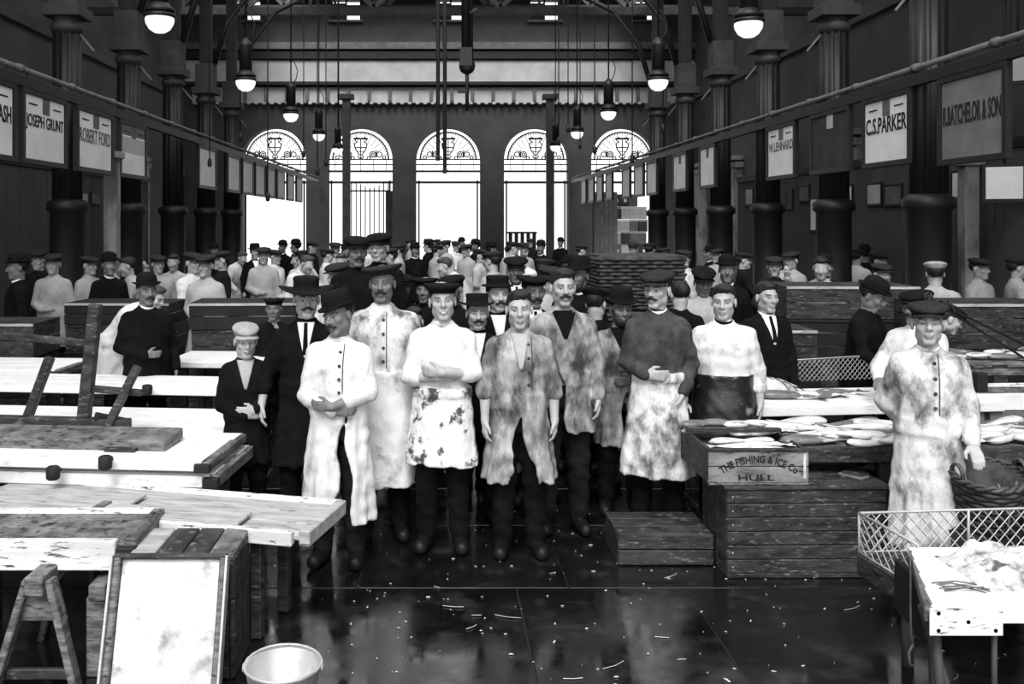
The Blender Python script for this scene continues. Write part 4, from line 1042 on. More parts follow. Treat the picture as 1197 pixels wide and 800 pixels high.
# fish bench behind
t = thing('fish_bench', 'dark wooden bench spread with fish behind the lettered box', 'bench', (2.28,5.98,0))
plank_row(t, 'plank', -.02, 1.9, 0, .62, .73, .03, 4, M_wood_mid)
boxl('front_rail', (-.0,-.02,.64), (1.9,.02,.74), M_wood_dark, t)
for x in (.58,1.8):
    for y in (.06,.56): boxl('leg', (x-.04,y-.04,0), (x+.04,y+.04,.7), M_black, t)
t = thing('fish_slab', 'white scrubbed slab bench with a few fish behind the dark bench', 'bench', (1.92,6.75,0), math.radians(6))
plank_row(t, 'plank', .22, 2.3, 0, .62, .84, .035, 3, M_board); boxl('front_rail', (.22,-.02,.76), (2.3,.02,.835), M_board, t)
for x in (.36,2.2):
    for y in (.06,.56): boxl('leg', (x-.04,y-.04,0), (x+.04,y+.04,.8), M_black, t)
# fish
def fish_mesh(L=.46, hgt=.10, wid=.05, n=14, m=10, bendz=.0):
    V = []; F = []
    for i in range(n+1):
        u = i/n; r = (math.sin(math.pi*min(1,u*1.02)**.62))**.8*(1-.35*u)+.06; x = (u-.5)*L
        if u > .86: r = .16-.4*(u-.86)
        for k in range(m):
            a = 2*math.pi*k/m; V.append((x, hgt*.5*max(.05,r)*1.15*math.cos(a)+bendz*math.sin(u*3)*L, wid*.5*max(.05,r)*1.2*math.sin(a)+wid*.5))
    for i in range(n):
        for k in range(m): F.append([i*m+k, i*m+(k+1) % m, (i+1)*m+(k+1) % m, (i+1)*m+k])
    F.append(list(range(m))[::-1]); F.append([n*m+k for k in range(m)])
    return V, F, (V[-m][1]+V[-m+m//2][1])/2
def make_fish(L, hgt, wid, mat, bend=0):
    t = thing('fish', 'fish', 'fish'); V, F, ty = fish_mesh(L, hgt, wid, bendz=bend); mo('fish_body', V, F, mat, t, True)
    z = wid*.5; e = L*.5
    V = [(e-.02,ty-.012,z),(e+.055,ty-.06,z+.004),(e+.035,ty,z),(e+.055,ty+.06,z+.004),(e-.02,ty+.012,z)]; V += [(x,y,q-.006) for x,y,q in V]
    mo('tail_fin', V, [[0,1,2],[0,2,4],[4,2,3],[7,6,5],[9,7,5],[8,7,9],[0,5,6,1],[1,6,7,2],[2,7,8,3],[3,8,9,4]], mat, t)
    y = hgt*.5; V = [(-L*.2,y*.8,z),(-L*.1,y*1.5,z),(L*.12,y*1.15,z),(L*.15,y*.6,z)]; V += [(a,b,q-.005) for a,b,q in V]
    mo('dorsal_fin', V, [[0,1,2,3],[7,6,5,4],[0,4,5,1],[1,5,6,2],[2,6,7,3]], mat, t)
    return t
FISH = [make_fish(.42,.11,.055,M_fish,.03), make_fish(.36,.13,.045,M_fish,-.04), make_fish(.46,.12,.06,M_fish_dark,.05)]
fused = [False]*3
def put_fish(kind, loc, rz, label, group, sc=1.0, tilt=0):
    f = FISH[kind]
    if fused[kind]: f = copy_tree(f)
    fused[kind] = True
    f.location = loc; f.rotation_euler = (tilt, 0, rz); f.scale = (sc,sc,sc); f['label'] = label; f['group'] = group
r5 = random.Random(21)
for k in range(8):
    put_fish(r5.choice((0,0,1)), (1.865+.19*(k//4), 5.80+.085*(k % 4), .735+.012*(k % 3)), r5.uniform(-.12,.12)+(math.pi if r5.random() < .5 else 0), 'pale fish in the lettered box, %s half, %s from the front' % (('left','right')[k//4], ORD[k % 4]), 'fish in the lettered box', .66)
for k in range(8):
    put_fish(r5.choice((0,1,1,2)), (1.80+.13*(k % 4)+r5.uniform(-.02,.02), 6.19+.1*(k//4), .765+.03*(k//4)), r5.uniform(-.3,.3), 'pale fish heaped behind the dark lath, %s row, %s from the left' % (('front','rear')[k//4], ORD[k % 4]), 'fish behind the lath', .75)
for k in range(33):
    put_fish(r5.choice((0,0,1,1,2)), (2.38+.15*(k % 11)+r5.uniform(-.04,.04), 6.08+.19*(k//11)+r5.uniform(-.05,.05), .735+.018*(k % 3)), r5.uniform(-.5,.5)+(math.pi if r5.random() < .5 else 0), 'fish spread over the dark bench, %s row, %s from the left' % (('front','middle','rear')[k//11], ORD[k % 11]), 'fish on the dark bench')
for k, (x, y, kd, a) in enumerate(((2.32,7.05,0,.2),(2.42,7.2,1,.5),(2.62,7.02,2,-.2),(2.85,7.05,0,.1),(3.02,7.12,2,.4),(2.3,7.28,1,0),(2.55,7.3,0,.2))):
    put_fish(kd, (x, y, .842), a, 'fish laid on the white slab, ' + ('long pale one at the left end','short pale one beside the net','dark one left of centre','pale one right of centre','dark one farthest right','small pale one against the net','pale one under the net edge')[k], 'fish on the white slab')
# netting heap and low wire fence behind slab
def diamond(name, label, cat, pts0, pts1, h0, h1, parent=None, step=.05, r=.0028, mat=None):
    """diamond wire netting between a bottom line and a top line (planar quad p0,p1 bottom; heights)"""
    a, b = Vector(pts0), Vector(pts1); L = (b-a).length; n = max(2, int(L/step)); mb = MB()
    P = lambda u, v: a.lerp(b, u)+Vector((0,0,(h0+(h1-h0)*u)*v))
    k = max(1, round((h0+h1)/2/step))
    for i in range(-k, n+1):
        for sg in (0,1):
            u0, u1 = i/n, (i+k)/n; v0, v1 = (0,1) if sg == 0 else (1,0)
            if u0 < 0: v0 += (v1-v0)*(-u0)/(u1-u0); u0 = 0
            if u1 > 1: v1 = v0+(v1-v0)*(1-u0)/(u1-u0); u1 = 1
            if u1-u0 > 1e-3: mb.tube([P(u0,v0), P(u1,v1)], r, 4)
    return mb.build(name, mat or M_wire, parent)
t = thing('wire_netting', 'low wire netting fence along the back of the white slab', 'netting', (0,0,0))
diamond('mesh', '', '', (2.45,7.62,.86), (3.7,7.72,.88), .16, .2, t, .04, .0022)['kind'] = 'stuff'
tube('top_wire', [(2.45,7.62,1.02),(3.7,7.72,1.08)], .005, M_wire, t, 6)
for x, y, z in ((2.45,7.62,1.02),(3.7,7.72,1.08)): tube('stake', [(x,y,.5),(x,y,z)], .012, M_iron, t, 6)
t = thing('net_heap', 'crumpled heap of light netting on the back of the slab', 'net', (2.5,7.3,.845)); V, F = lathegeo([(.24,0),(.22,.05),(.13,.1),(.05,.12),(.0005,.125)], 22, 1.2, .5, fl=lambda a: 1+.12*math.sin(3*a)+.06*math.sin(7*a)); mo('net_mound', V, F, M_tray, t, True)
mb = MB()
for k in range(9):
    for sg in (-1,1):
        mb.tube([(-.27+.065*k+sg*.09*(j/6-.5)*2, .12*(j/6-.5)*-1.6, .012+.115*max(0,1-((-.27+.065*k)/.3)**2)*(1-((j/6-.5)*2)**2)) for j in range(7)], .004, 4)
mb.build('net_cord', M_iron, t)

# front right cart: white board with ice, wire mesh rim, iron legs
ang = math.radians(-14)
cart = thing('hand_cart', 'white boarded fish cart with wire mesh rim in the right foreground', 'cart', (1.99,3.82,0), ang*0)
def Q(x, y, z): return (x-1.99, y-3.82, z)
# deck boards run along x, left edge slanting
for k in range(4):
    y0, y1 = 3.82+.165*k, 3.82+.165*(k+1)-.006; xl0, xl1 = 2.0+.06*k+.01, 2.0+.06*(k+1)
    V = [Q(xl0,y0,.585),Q(3.4,y0,.585),Q(3.4,y1,.585),Q(xl1,y1,.585)]; V += [(a,b,c+.035) for a,b,c in V]
    mo('deck_board', V, [[3,2,1,0],[4,5,6,7],[0,1,5,4],[1,2,6,5],[2,3,7,6],[3,0,4,7]], M_board, cart)
boxl('front_rail', Q(2.0,3.795,.545), Q(3.4,3.82,.615), M_board, cart); boxl('corner_plate', Q(1.985,3.79,.50), Q(2.28,3.797,.61), M_board_dirty, cart)
for x, z in ((2.02,.52),(2.25,.52),(2.02,.59),(2.14,.555)): lathe('bolt', [(.009,0),(.006,-.005)], M_iron, cart, 8, Q(x,3.79,z), (math.pi/2,0,0))
beam('side_rail', Q(2.0,3.82,.57), Q(2.27,4.48,.57), .04, .06, M_wood_mid, cart)
A = (2.22,4.95); B = (2.28,4.46); C_ = (3.9,5.1)
mz0, mz1 = .43, .635
plank = MB()
for (p, q_) in ((A,B),(A,C_)):
    me_ = diamond('wire_mesh', '', '', Q(p[0],p[1],mz0), Q(q_[0],q_[1],mz0), mz1-mz0, mz1-mz0, cart, .062, .0032); me_['kind'] = 'stuff'
    tube('top_wire', [Q(p[0],p[1],mz1), Q(q_[0],q_[1],mz1)], .007, M_wire, cart, 6); tube('bottom_wire', [Q(p[0],p[1],mz0), Q(q_[0],q_[1],mz0)], .006, M_wire, cart, 6)
for p in (A, B, (2.82,4.995)): tube('rim_post', [Q(p[0],p[1],mz0-.04), Q(p[0],p[1],mz1)], .007, M_wire, cart, 6)
beam('side_board', Q(A[0],A[1],.37), Q(B[0],B[1],.37), .03, .11, M_wood_dark, cart); beam('back_board', Q(A[0],A[1],.37), Q(C_[0],C_[1],.37), .03, .11, M_wood_dark, cart)
boxl('bed_board', Q(2.26,4.5,.36), Q(3.9,4.98,.385), M_wood_dark, cart)
for a, b, r in (((2.07,3.92,.56),(2.08,3.86,0),.02),((2.03,3.95,.56),(2.17,3.84,0),.016),((2.2,4.2,.56),(2.17,4.1,0),.02),((2.285,3.86,.55),(2.285,3.86,0),.012),((2.3,4.6,.36),(2.3,4.6,0),.03)):
    tube('leg', [Q(*a), Q(*b)], r, M_iron_mid, cart, 8)
beam('apron_board', Q(2.26,4.47,.5), Q(2.26,4.5,.25), .03, .3, M_black, cart)
cd = tube('cord', [(0,0,.63),(-.01,-.02,.6),(-.012,-.02,.4),(-.01,-.02,.26),(.0,-.02,.2)], .005, M_rope, cart, 5, loc=Q(2.215,4.40,0)); tube('cord_loop', [(.0,-.02,.2),(-.02,-.02,.16),(-.015,-.02,.11),(.0,-.02,.1)], .006, M_rope, cd, 5); cd['label'] = 'thin pale cord'
t = thing('ice_heap', 'lumpy heap of crushed ice and fish pieces on the white cart', 'ice', (2.72,4.14,.62))
g5 = np.random.RandomState(4); V = []; F = []; nx, ny = 44, 18
for i in range(nx+1):
    for j in range(ny+1):
        u, v = i/nx, j/ny; x = -.42+1.1*u+.0; y = -.2+.42*v
        e = min(1, 8*u*1.2)*min(1, 6*v)*min(1, 6*(1-v))*min(1, 8*(1-u))
        z = e*(.03+.05*abs(math.sin(x*11+y*7))*abs(math.sin(y*19-x*6))+.025*abs(math.sin(y*33+x*21))+g5.uniform(0,.016)); V.append((x+g5.uniform(-.006,.006), y, z))
for i in range(nx):
    for j in range(ny): a = i*(ny+1)+j; F.append([a, a+ny+1, a+ny+2, a+1])
mo('heap', V, F, M_ice, t, True)
for k in range(9):
    lathe('lump', [(.0005,-.03),(.05,-.015),(.06,.01),(.04,.035),(.0005,.045)], M_ice, t, 10, (-.22+.11*k+g5.uniform(-.03,.03), -.14+g5.uniform(-.03,.05), .03), (g5.uniform(-.3,.3), g5.uniform(-.3,.3), 0), 1+g5.uniform(-.1,.5), 1, fl=lambda a: 1+.15*math.sin(3*a+k))
t = thing('straw_wisp', 'wisp of dark straw at the corner of the cart', 'straw', (2.12,3.93,.622))
for k in range(7): tube('stalk', [(g5.uniform(-.02,.02),.03*k/2,.004), (g5.uniform(.05,.1),.03*k/2+g5.uniform(-.02,.02),.01+g5.uniform(0,.015)), (g5.uniform(.12,.2),.03*k/2+g5.uniform(-.04,.04),.006)], .003, M_wood_mid, t, 4)

# wicker basket under the porter's hand, on an upturned tub
t = thing('dark_tub', 'dark wooden tub under the wicker basket behind the wire mesh', 'tub', (3.08,5.42,0))
lathe('tub_wall', [(.2,0),(.22,.02),(.25,.44),(.235,.44),(.21,.05)], M_black, t, 24); 
for z in (.1,.34): lathe('hoop', [(.226+.06*z,z-.02),(.231+.06*z,z),(.228+.06*z,z+.02)], M_iron, t, 24)
lathe('tub_lid', [(.24,.44),(.24,.455),(.0005,.455)], M_black, t, 24)
def basket(loc, label, R=.2, r0=.14, H=.34, tilt=(0,0,0), mat=None, rings=11):
    t = thing('wicker_basket', label, 'basket', loc); t.rotation_euler = tilt; mat = mat or M_wicker_mid
    mb = MB(); n = 40
    for i in range(rings):
        u = (i+.5)/rings; R_ = r0+(R-r0)*u
        mb.tube([((R_+.006*math.sin(k*math.pi/2*1.0+math.pi*i))*math.cos(2*math.pi*k/n), (R_+.006*math.sin(k*math.pi/2+math.pi*i))*math.sin(2*math.pi*k/n), u*H) for k in range(n)], H/rings*.52, 5, True)
    mb.build('weave', mat, t, True)
    lathe('basket_wall', [(r0-.008,.012),(R-.010,H),(R-.018,H),(r0-.016,.03),(.0005,.03)], mat, t, 24); lathe('basket_floor', [(r0,0),(r0,.012),(.0005,.012)], mat, t, 24)
    mb = MB()
    for k in range(20): a = 2*math.pi*k/20; mb.tube([(r0*math.cos(a),r0*math.sin(a),0),((R+.004)*math.cos(a),(R+.004)*math.sin(a),H)], .007, 4)
    mb.build('stakes', mat, t)
    mb = MB()
    for s_ in range(2): mb.tube([((R+.012*math.cos(k*1.3+s_*3.14))*math.cos(2*math.pi*k/48), (R+.012*math.cos(k*1.3+s_*3.14))*math.sin(2*math.pi*k/48), H+.012*math.sin(k*1.3+s_*3.14)) for k in range(48)], .011, 6, True)
    mb.build('rim', M_wicker_mid, t, True)
    for sx in (-1,1): tube('handle', [(sx*(R-.01)+0*k, .06*math.cos(math.pi*k/8), H+.07*math.sin(math.pi*k/8)) for k in range(9)], .011, M_wicker_mid, t, 6)
    return t
basket((3.09,5.30,.47), 'round dark wicker basket held by the porter', .185, .14, .30, (math.radians(12), math.radians(-4), 0), M_wicker)
t = thing('rope_tie', 'knotted twine hanging down the front of the wicker basket', 'twine', (3.1,5.12,.74)); tube('twine', [(-.05,-.0,.0),(-.02,-.025,-.07),(0,-.03,-.1),(.03,-.02,-.04),(.06,.01,.01)], .005, M_rope, t, 5); tube('tail', [(0,-.03,-.1),(.005,-.01,-.2),(.0,.0,-.28)], .006, M_rope, t, 5)

# right-hand fish stall behind the porter
st = thing('fish_stall', 'tiered fish stall with slatted crates behind the porter', 'stall', (4.1,7.0,0), math.radians(3))
plank_row(st, 'shelf_plank', -.1, 2.4, .3, .95, 1.06, .03, 4, M_wood_mid)
for k in range(3): boxl('front_plank', (-.1,.0,.5+.13*k), (2.4,.03,.5+.13*k+.125), (M_iron_pale,M_iron_pale,M_board)[k], st)
for k in range(9): boxl('slat', (-.05+.27*k,.26,.9), (.06+.27*k,.29,1.06), M_wood_dark, st)
boxl('slat_rail', (-.1,.25,.98), (2.4,.262,1.03), M_wood_mid, st); boxl('slat_rail', (-.1,.25,.89), (2.4,.262,.92), M_board_dirty, st); boxl('lower_shelf', (-.1,.03,.86), (2.4,.3,.885), M_wood_mid, st)
for x in (0,2.3):
    for y in (.1,.9): boxl('leg', (x-.04,y-.04,0), (x+.04,y+.04,1.03), M_black, st)
for k in range(3): boxl('dark_board', (-.1,.06+.0*k,.05+.15*k), (2.4,.09,.05+.15*k+.145), M_black, st)
for k in range(18):
    put_fish(r5.choice((0,1,2)), (4.15+.125*(k % 9)*1.7+r5.uniform(-.05,.05), 7.5+.2*(k//9)+r5.uniform(-.04,.04), 1.065+.02*(k % 2)), r5.uniform(-.6,.6), 'fish on the top shelf of the tiered stall, %s row, %s from the left' % (('front','rear')[k//9], ORD[k % 9]), 'fish on the tiered stall', .8)
for k in range(2):
    t = thing('scroll_rod', ('upper','lower')[k]+' of two iron rods with scrolled ends slanting over the stall', 'rod', (0,0,0))
    x0, y0 = (1085,353) if k == 0 else (1107,361); d = 6.2+.3*k; p = Vector(WD(x0,y0,d)); e = Vector(WD(1206, 424 if k == 0 else 408, d+.6))
    pts = [p+Vector((.028*(1-j/16)*math.cos(j*.62+1.2)+0, 0, .028*(1-j/16)*math.sin(j*.62+1.2)+.03)) for j in range(16)][::-1]
    tube('scroll', pts, .008, M_iron, t, 6); tube('rod', [pts[-1], p+Vector((.06,0,-.02)), e], .009, M_iron, t, 6); tube('stay', [e, (e.x,e.y,1.03)], .009, M_iron, t, 6)

# stacked dark benches and crates in the middle distance
def crate_stack(name, label, loc, rz, w, d, levels, mats, group=None):
    z = 0
    for i, h in enumerate(levels):
        t = thing(name, label[i], 'crate', (loc[0]+rr.uniform(-.02,.02), loc[1], z), rz+rr.uniform(-.04,.04), group)
        m = mats[i % len(mats)]; n = max(2, int(h/.13))
        for k in range(n):
            a, b = h*k/n+.003, h*(k+1)/n-.003
            boxl('front_plank', (-w/2,0,a), (w/2,.02,b), m, t); boxl('side_plank', (-w/2,.02,a), (-w/2+.02,d,b), m, t); boxl('side_plank', (w/2-.02,.02,a), (w/2,d,b), m, t)
        plank_row(t, 'top_plank', -w/2, w/2, 0.02, d, h-.003, .02, 2, m); boxl('edge_strip', (-w/2,-.012,h-.03), (w/2,0,h-.004), M_wood_pale if i == len(levels)-1 else m, t)
        z += h
O = ('lowest','second','third','topmost')
crate_stack('stacked_crate', [o+' dark crate of the wide stack left of the wide-brimmed hat' for o in O], (-2.0,9.7,0), .02, 1.1, .7, (.35,.35,.35,.28), (M_wood_dark, M_black))
crate_stack('stacked_crate', [o+' dark crate of the stack by the far left crowd' for o in O], (-3.6,10.6,0), -.05, 1.2, .7, (.35,.35,.3,.25), (M_wood_dark, M_black))
crate_stack('stacked_crate', [o+' crate of the low stack at the left edge' for o in O], (-4.6,9.4,0), .03, 1.1, .7, (.4,.4,.35), (M_wood_dark, M_black))
crate_stack('stacked_crate', [o+' dark crate of the stack behind the young man in a suit' for o in O], (3.0,8.4,0), .0, .8, .6, (.45,.45,.3), (M_wood_dark, M_iron))
crate_stack('stacked_crate', [o+' dark crate of the long bench stack behind the bowler man' for o in O], (4.1,9.3,0), -.02, 1.3, .7, (.4,.4,.4,.33), (M_black, M_wood_dark))
crate_stack('stacked_crate', [o+' dark crate of the stack at the right edge behind the stall' for o in O], (5.1,8.6,0), .04, 1.2, .7, (.5,.5,.42), (M_wood_dark, M_black))
# big wicker hampers in the middle
def hamper(loc, label, w, d, h, rz):
    t = thing('wicker_hamper', label, 'hamper', loc, rz)
    mb = MB(); n = int(h/.035)
    for i in range(n):
        z = (i+.5)*h/n; pts = []
        for (x0, y0, x1, y1) in ((-w/2,-d/2,w/2,-d/2),(w/2,-d/2,w/2,d/2),(w/2,d/2,-w/2,d/2),(-w/2,d/2,-w/2,-d/2)):
            m = 10
            for k in range(m): s_ = .012*(1 if (k+i) % 2 else -1); nx, ny = (y1-y0), -(x1-x0); l = math.hypot(nx, ny); pts.append((x0+(x1-x0)*k/m+nx/l*s_, y0+(y1-y0)*k/m+ny/l*s_, z))
        mb.tube(pts, .019, 4, True)
    mb.build('weave', M_wicker, t); box('inner_wall', (0,0,h/2), (w-.03,d-.03,h-.01), M_wicker, t)
    tube('rim', [(-w/2,-d/2,h),(w/2,-d/2,h),(w/2,d/2,h),(-w/2,d/2,h)], .022, M_wicker_mid, t, 6, True); box('lid', (0,0,h+.012), (w,d,.03), M_wicker, t)
hamper((1.9,9.3,0), 'dark wicker hamper under the big pile in mid hall', .85, .6, .62, .05); hamper((1.92,9.3,.66), 'middle dark wicker hamper of the pile in mid hall', .85, .6, .62, -.03); hamper((1.95,9.3,1.32), 'topmost dark wicker hamper of the pile in mid hall', .82, .6, .5, .04)
# litter on the wet floor
mb = MB(); r6 = random.Random(9)
for k in range(330):
    y = r6.uniform(3.9,7.2); x = r6.uniform(-.6,3.3) if r6.random() < .85 else r6.uniform(-2,0); s_ = r6.uniform(.002,.006)*(1 if r6.random() < .93 else 2.2); a = r6.uniform(0,3.14); L = s_*r6.uniform(1,2.5)
    c, s2 = math.cos(a), math.sin(a)
    V = [(x+c*L-s2*s_*.5,y+s2*L+c*s_*.5,.002),(x-c*L-s2*s_*.5,y-s2*L+c*s_*.5,.003),(x-c*L+s2*s_*.5,y-s2*L-c*s_*.5,.002),(x+c*L+s2*s_*.5,y+s2*L-c*s_*.5,.002),(x,y,.004+s_*.5)]
    mb.add(V, [[0,1,4],[1,2,4],[2,3,4],[3,0,4]])
for k in range(22):
    y = r6.uniform(3.9,6.0); x = r6.uniform(-.3,3.0); a = r6.gauss(0,.5); L = r6.uniform(.04,.16)
    mb.tube([(x,y,.004),(x+math.cos(a)*L*.5,y+math.sin(a)*L*.5,.006),(x+math.cos(a+.2)*L,y+math.sin(a+.2)*L,.004)], .0014, 4)
tag(mb.build('floor_litter', M_litter), 'pale fish scraps and straw scattered over the wet floor', 'litter', kind='stuff')
# ------------------------------------------------------------------ the men
def at(x, d, z=0.0): return ((x-VX)/FPX*d, d, z)
WHITE, STAIN, DIRTY = M_smock_white, M_smock_stain, M_smock_dirty
R_ = math.radians
# front row
person('person', 'boy in dark suit and pale cloth cap before the dark wide-brimmed hat man', at(287,6.5), 1.45, R_(12), (R_(8),R_(5),0), ('foldlow','bent'),
       coat=dict(mat=M_coat_black, hem=.62, grow=.02), trousers=M_coat_black, hat=('cap', M_cap_light, dict(w=.9)), shirt=M_light_cloth, girth=.84, brow=0)
person('person', 'man in broad flat-brimmed black hat and dark coat with one bare forearm', at(358,6.5), 1.76, R_(5), (R_(8),0,0), ('hangout','back'),
       coat=dict(mat=M_coat_black, hem=.5), trousers=M_coat_black, hat=('wide', M_felt, dict(h=.085, tilt=.04)), moustache=True, sleeve=('half','long'), shirt=M_collar, tie=M_coat_black)
person('person', 'man in long pale smock open below the waist, dark hat, arms folded', at(396,5.98), 1.69, R_(-6), (R_(-28),R_(4),R_(-12)), ('foldlow','foldlow'),
       coat=dict(mat=WHITE, hem=.30, open=(.06,.98,.10), name='smock', flare=.05, grow=.03), trousers=M_coat_dark, hat=('trilby', M_felt, dict(tilt=.1, brim=.12)), skin=M_skin_dark, moustache=True, sleeve=('long','half'), buttons=.03, collar=WHITE)  # darker skin tone holds the hat's shade on his face
person('person', 'tall burly moustached man in white smock and long white apron with dark smear', at(447,6.48), 1.88, R_(2), (R_(-6),0,0), ('hang','hang'),
       coat=dict(mat=STAIN, hem=.6, name='smock', grow=.034), apron=dict(mat=WHITE, hem=.37, top=1.08, w=.2, flare=.05), trousers=M_coat_black, hat=('pork', M_tweed, dict(tilt=-.08, roll=-.14, brim=.145)), skin=M_skin_dark, moustache=True, girth=.98, collar=WHITE, buttons=.01)
person('person', 'smiling young man in round dark cap, arms crossed over a blood-spotted apron', at(517,6.25), 1.77, R_(-4), (R_(6),R_(-3),R_(-3)), ('fold','fold'),
       coat=dict(mat=WHITE, hem=.86, flare=.0, name='shirt', grow=.024), apron=dict(mat=M_apron_spot, hem=.575, top=1.06, band=True, w=.215, flare=.06, spread=.1), trousers=M_coat_black, hat=('pork', M_felt, dict(roll=.05)), sleeve=('rolled','rolled'), smile=True, collar=WHITE, buttons=.0)
person('person', 'moustached man in dark round hat and dark clothes between two white aprons', at(558,6.85), 1.62, R_(0), (R_(3),0,0), ('hang','hang'),
       coat=dict(mat=M_coat_black, hem=.7), trousers=M_coat_black, hat=('wide', M_felt, dict(brim=.14, h=.085, curl=.03, tilt=-.08)), moustache=True, shirt=M_collar)
person('person', 'bareheaded young man in dirty open smock with rolled sleeves, arms hanging', at(607,6.15), 1.72, R_(0), (R_(-3),0,R_(-2)), ('hang','hang'),
       coat=dict(mat=DIRTY, hem=.50, open=(0,.93,.22), name='smock', flare=.06, grow=.03), trousers=M_coat_black, sleeve=('rolled','rolled'), shirt=M_light_cloth, buttons=.05)
person('person', 'tall bareheaded man with moustache, dark jersey and dirty open coat', at(658,6.6), 1.84, R_(0), (R_(4),0,0), ('hang','hang'),
       coat=dict(mat=DIRTY, hem=.68, open=(-.06,1.2,.14), name='smock', flare=.03, grow=.03), trousers=M_coat_dark, moustache=True, jersey=M_coat_black)
person('person', 'bearded man in black hat with stained open smock beside the grey-coated man', at(726,7.02), 1.64, R_(-4), (R_(10),R_(6),0), ('hang','bent'),
       coat=dict(mat=DIRTY, hem=.55, open=(.03,1.0,.10), name='smock', flare=.02), trousers=M_coat_black, hat=('trilby', M_felt), skin=M_skin_dark, beard=True, jersey=M_coat_black)
person('person', 'man in tweed cap and grey overall jacket with long stained apron', at(769,6.62), 1.82, R_(-14), (R_(-24),0,0), ('bent','pocket'),
       coat=dict(mat=M_coat_grey, hem=.84, name='jacket', grow=.026), apron=dict(mat=STAIN, hem=.40, top=1.07, w=.2, flare=.09, spread=.14, band=True), trousers=M_coat_black, hat=('cap', M_tweed), moustache=True, collar=M_collar, girth=.86)
person('person', 'bareheaded man in white shirt and black oilskin apron behind the fish', at(846,6.75), 1.72, R_(-8), (R_(-14),R_(3),0), ('lean','hang'),
       coat=dict(mat=WHITE, hem=.84, name='shirt', grow=.03, flare=.0), apron=dict(mat=M_apron_dark, hem=.45, top=1.1, w=.22, flare=.05), trousers=M_coat_black, collar=M_coat_black, sleeve=('long','half'), girth=.97)
person('person', 'porter in flat cap and long stained white coat holding the wicker basket', at(1085,5.45), 1.70, R_(-20), (R_(-4),R_(-5),0), ('back','grip'),
       coat=dict(mat=STAIN, hem=.30, name='smock', flare=.03, grow=.03), trousers=M_coat_black, hat=('cap', M_tweed), girth=.86, buttons=.02, collar=STAIN)
# behind them
B = dict(mat=M_coat_black, hem=.72)
D1 = dict(detail=1, trousers=M_coat_black)
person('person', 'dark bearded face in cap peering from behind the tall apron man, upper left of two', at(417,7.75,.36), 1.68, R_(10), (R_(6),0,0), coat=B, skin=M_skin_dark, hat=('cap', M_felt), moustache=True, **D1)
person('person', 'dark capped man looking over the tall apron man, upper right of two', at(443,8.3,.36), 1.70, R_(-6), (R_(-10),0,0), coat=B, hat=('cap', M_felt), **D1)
for x, d, lb in ((417,7.75,'low plank box under the bearded man in the cap'), (443,8.3,'low plank box under the dark capped man')):
    t = thing('standing_box', lb, 'box', at(x,d)); 
    for k in range(3): box('plank', (-.09+.09*k,0,.34), (.085,.42,.035), M_wood_dark, t)
    for sx in (-1,1): box('side_plank', (sx*.12,0,.16), (.03,.42,.32), M_wood_dark, t)
person('person', 'small round-faced child in dark hood among the crates', at(320,9.2), 1.42, 0, (0,0,0), coat=B, hat=('pork', M_felt, dict(brim=.12)), skin=M_skin_dark, **D1)
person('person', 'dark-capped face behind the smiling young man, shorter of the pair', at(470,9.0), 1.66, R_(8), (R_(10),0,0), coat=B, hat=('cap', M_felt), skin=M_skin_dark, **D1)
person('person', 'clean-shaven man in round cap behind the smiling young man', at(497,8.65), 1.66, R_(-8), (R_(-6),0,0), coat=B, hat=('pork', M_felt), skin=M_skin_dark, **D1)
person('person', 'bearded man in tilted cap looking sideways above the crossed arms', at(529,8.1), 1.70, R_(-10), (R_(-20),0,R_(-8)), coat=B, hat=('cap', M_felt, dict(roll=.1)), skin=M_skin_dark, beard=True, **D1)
person('person', 'half-hidden boy with pale forehead behind the tall apron man', at(483,7.3), 1.50, R_(-8), (0,0,0), coat=B, detail=1, trousers=M_coat_black)
person('person', 'moustached man in broad dark cap over the bareheaded youth', at(582,7.25), 1.73, R_(4), (R_(6),0,0), coat=B, hat=('wide', M_felt, dict(brim=.125, h=.08, curl=.0)), moustache=True, shirt=M_collar, **D1)
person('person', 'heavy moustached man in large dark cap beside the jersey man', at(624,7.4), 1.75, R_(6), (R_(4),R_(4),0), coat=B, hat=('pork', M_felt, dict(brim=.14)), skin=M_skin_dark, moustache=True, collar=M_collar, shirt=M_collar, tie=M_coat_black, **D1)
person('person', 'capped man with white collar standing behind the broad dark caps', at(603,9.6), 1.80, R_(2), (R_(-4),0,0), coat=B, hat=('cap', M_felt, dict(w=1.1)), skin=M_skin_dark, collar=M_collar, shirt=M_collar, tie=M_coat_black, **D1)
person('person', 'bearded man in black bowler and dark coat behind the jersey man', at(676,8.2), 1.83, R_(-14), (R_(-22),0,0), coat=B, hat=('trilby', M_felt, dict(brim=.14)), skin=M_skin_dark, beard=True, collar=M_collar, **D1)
person('person', 'man in light cap seen over the shoulder of the jersey man', at(645,8.8), 1.74, R_(12), (R_(20),0,0), coat=dict(mat=M_light_cloth, hem=.8), hat=('cap', M_tweed), **D1)
person('person', 'man in dark peaked cap with his back turned beside the hampers', at(697,7.6), 1.62, R_(150), (0,R_(10),0), coat=B, hat=('cap', M_felt, dict(w=1.15)), **D1)
person('person', 'dark-coated man with his back turned above the grey jacket', at(795,8.3), 1.64, R_(165), (R_(20),R_(10),0), coat=B, **D1)
person('person', 'man in white shirt and dark hat behind the bareheaded oilskin man', at(822,8.9), 1.72, R_(-20), (R_(15),R_(12),0), coat=dict(mat=M_light_cloth, hem=.8), hat=('cap', M_felt), skin=M_skin_dark, **D1)
person('person', 'young man in dark suit with white collar beside the oilskin man', at(896,7.6), 1.68, R_(10), (R_(4),0,0), coat=B, collar=M_collar, shirt=M_collar, tie=M_coat_black, **D1)
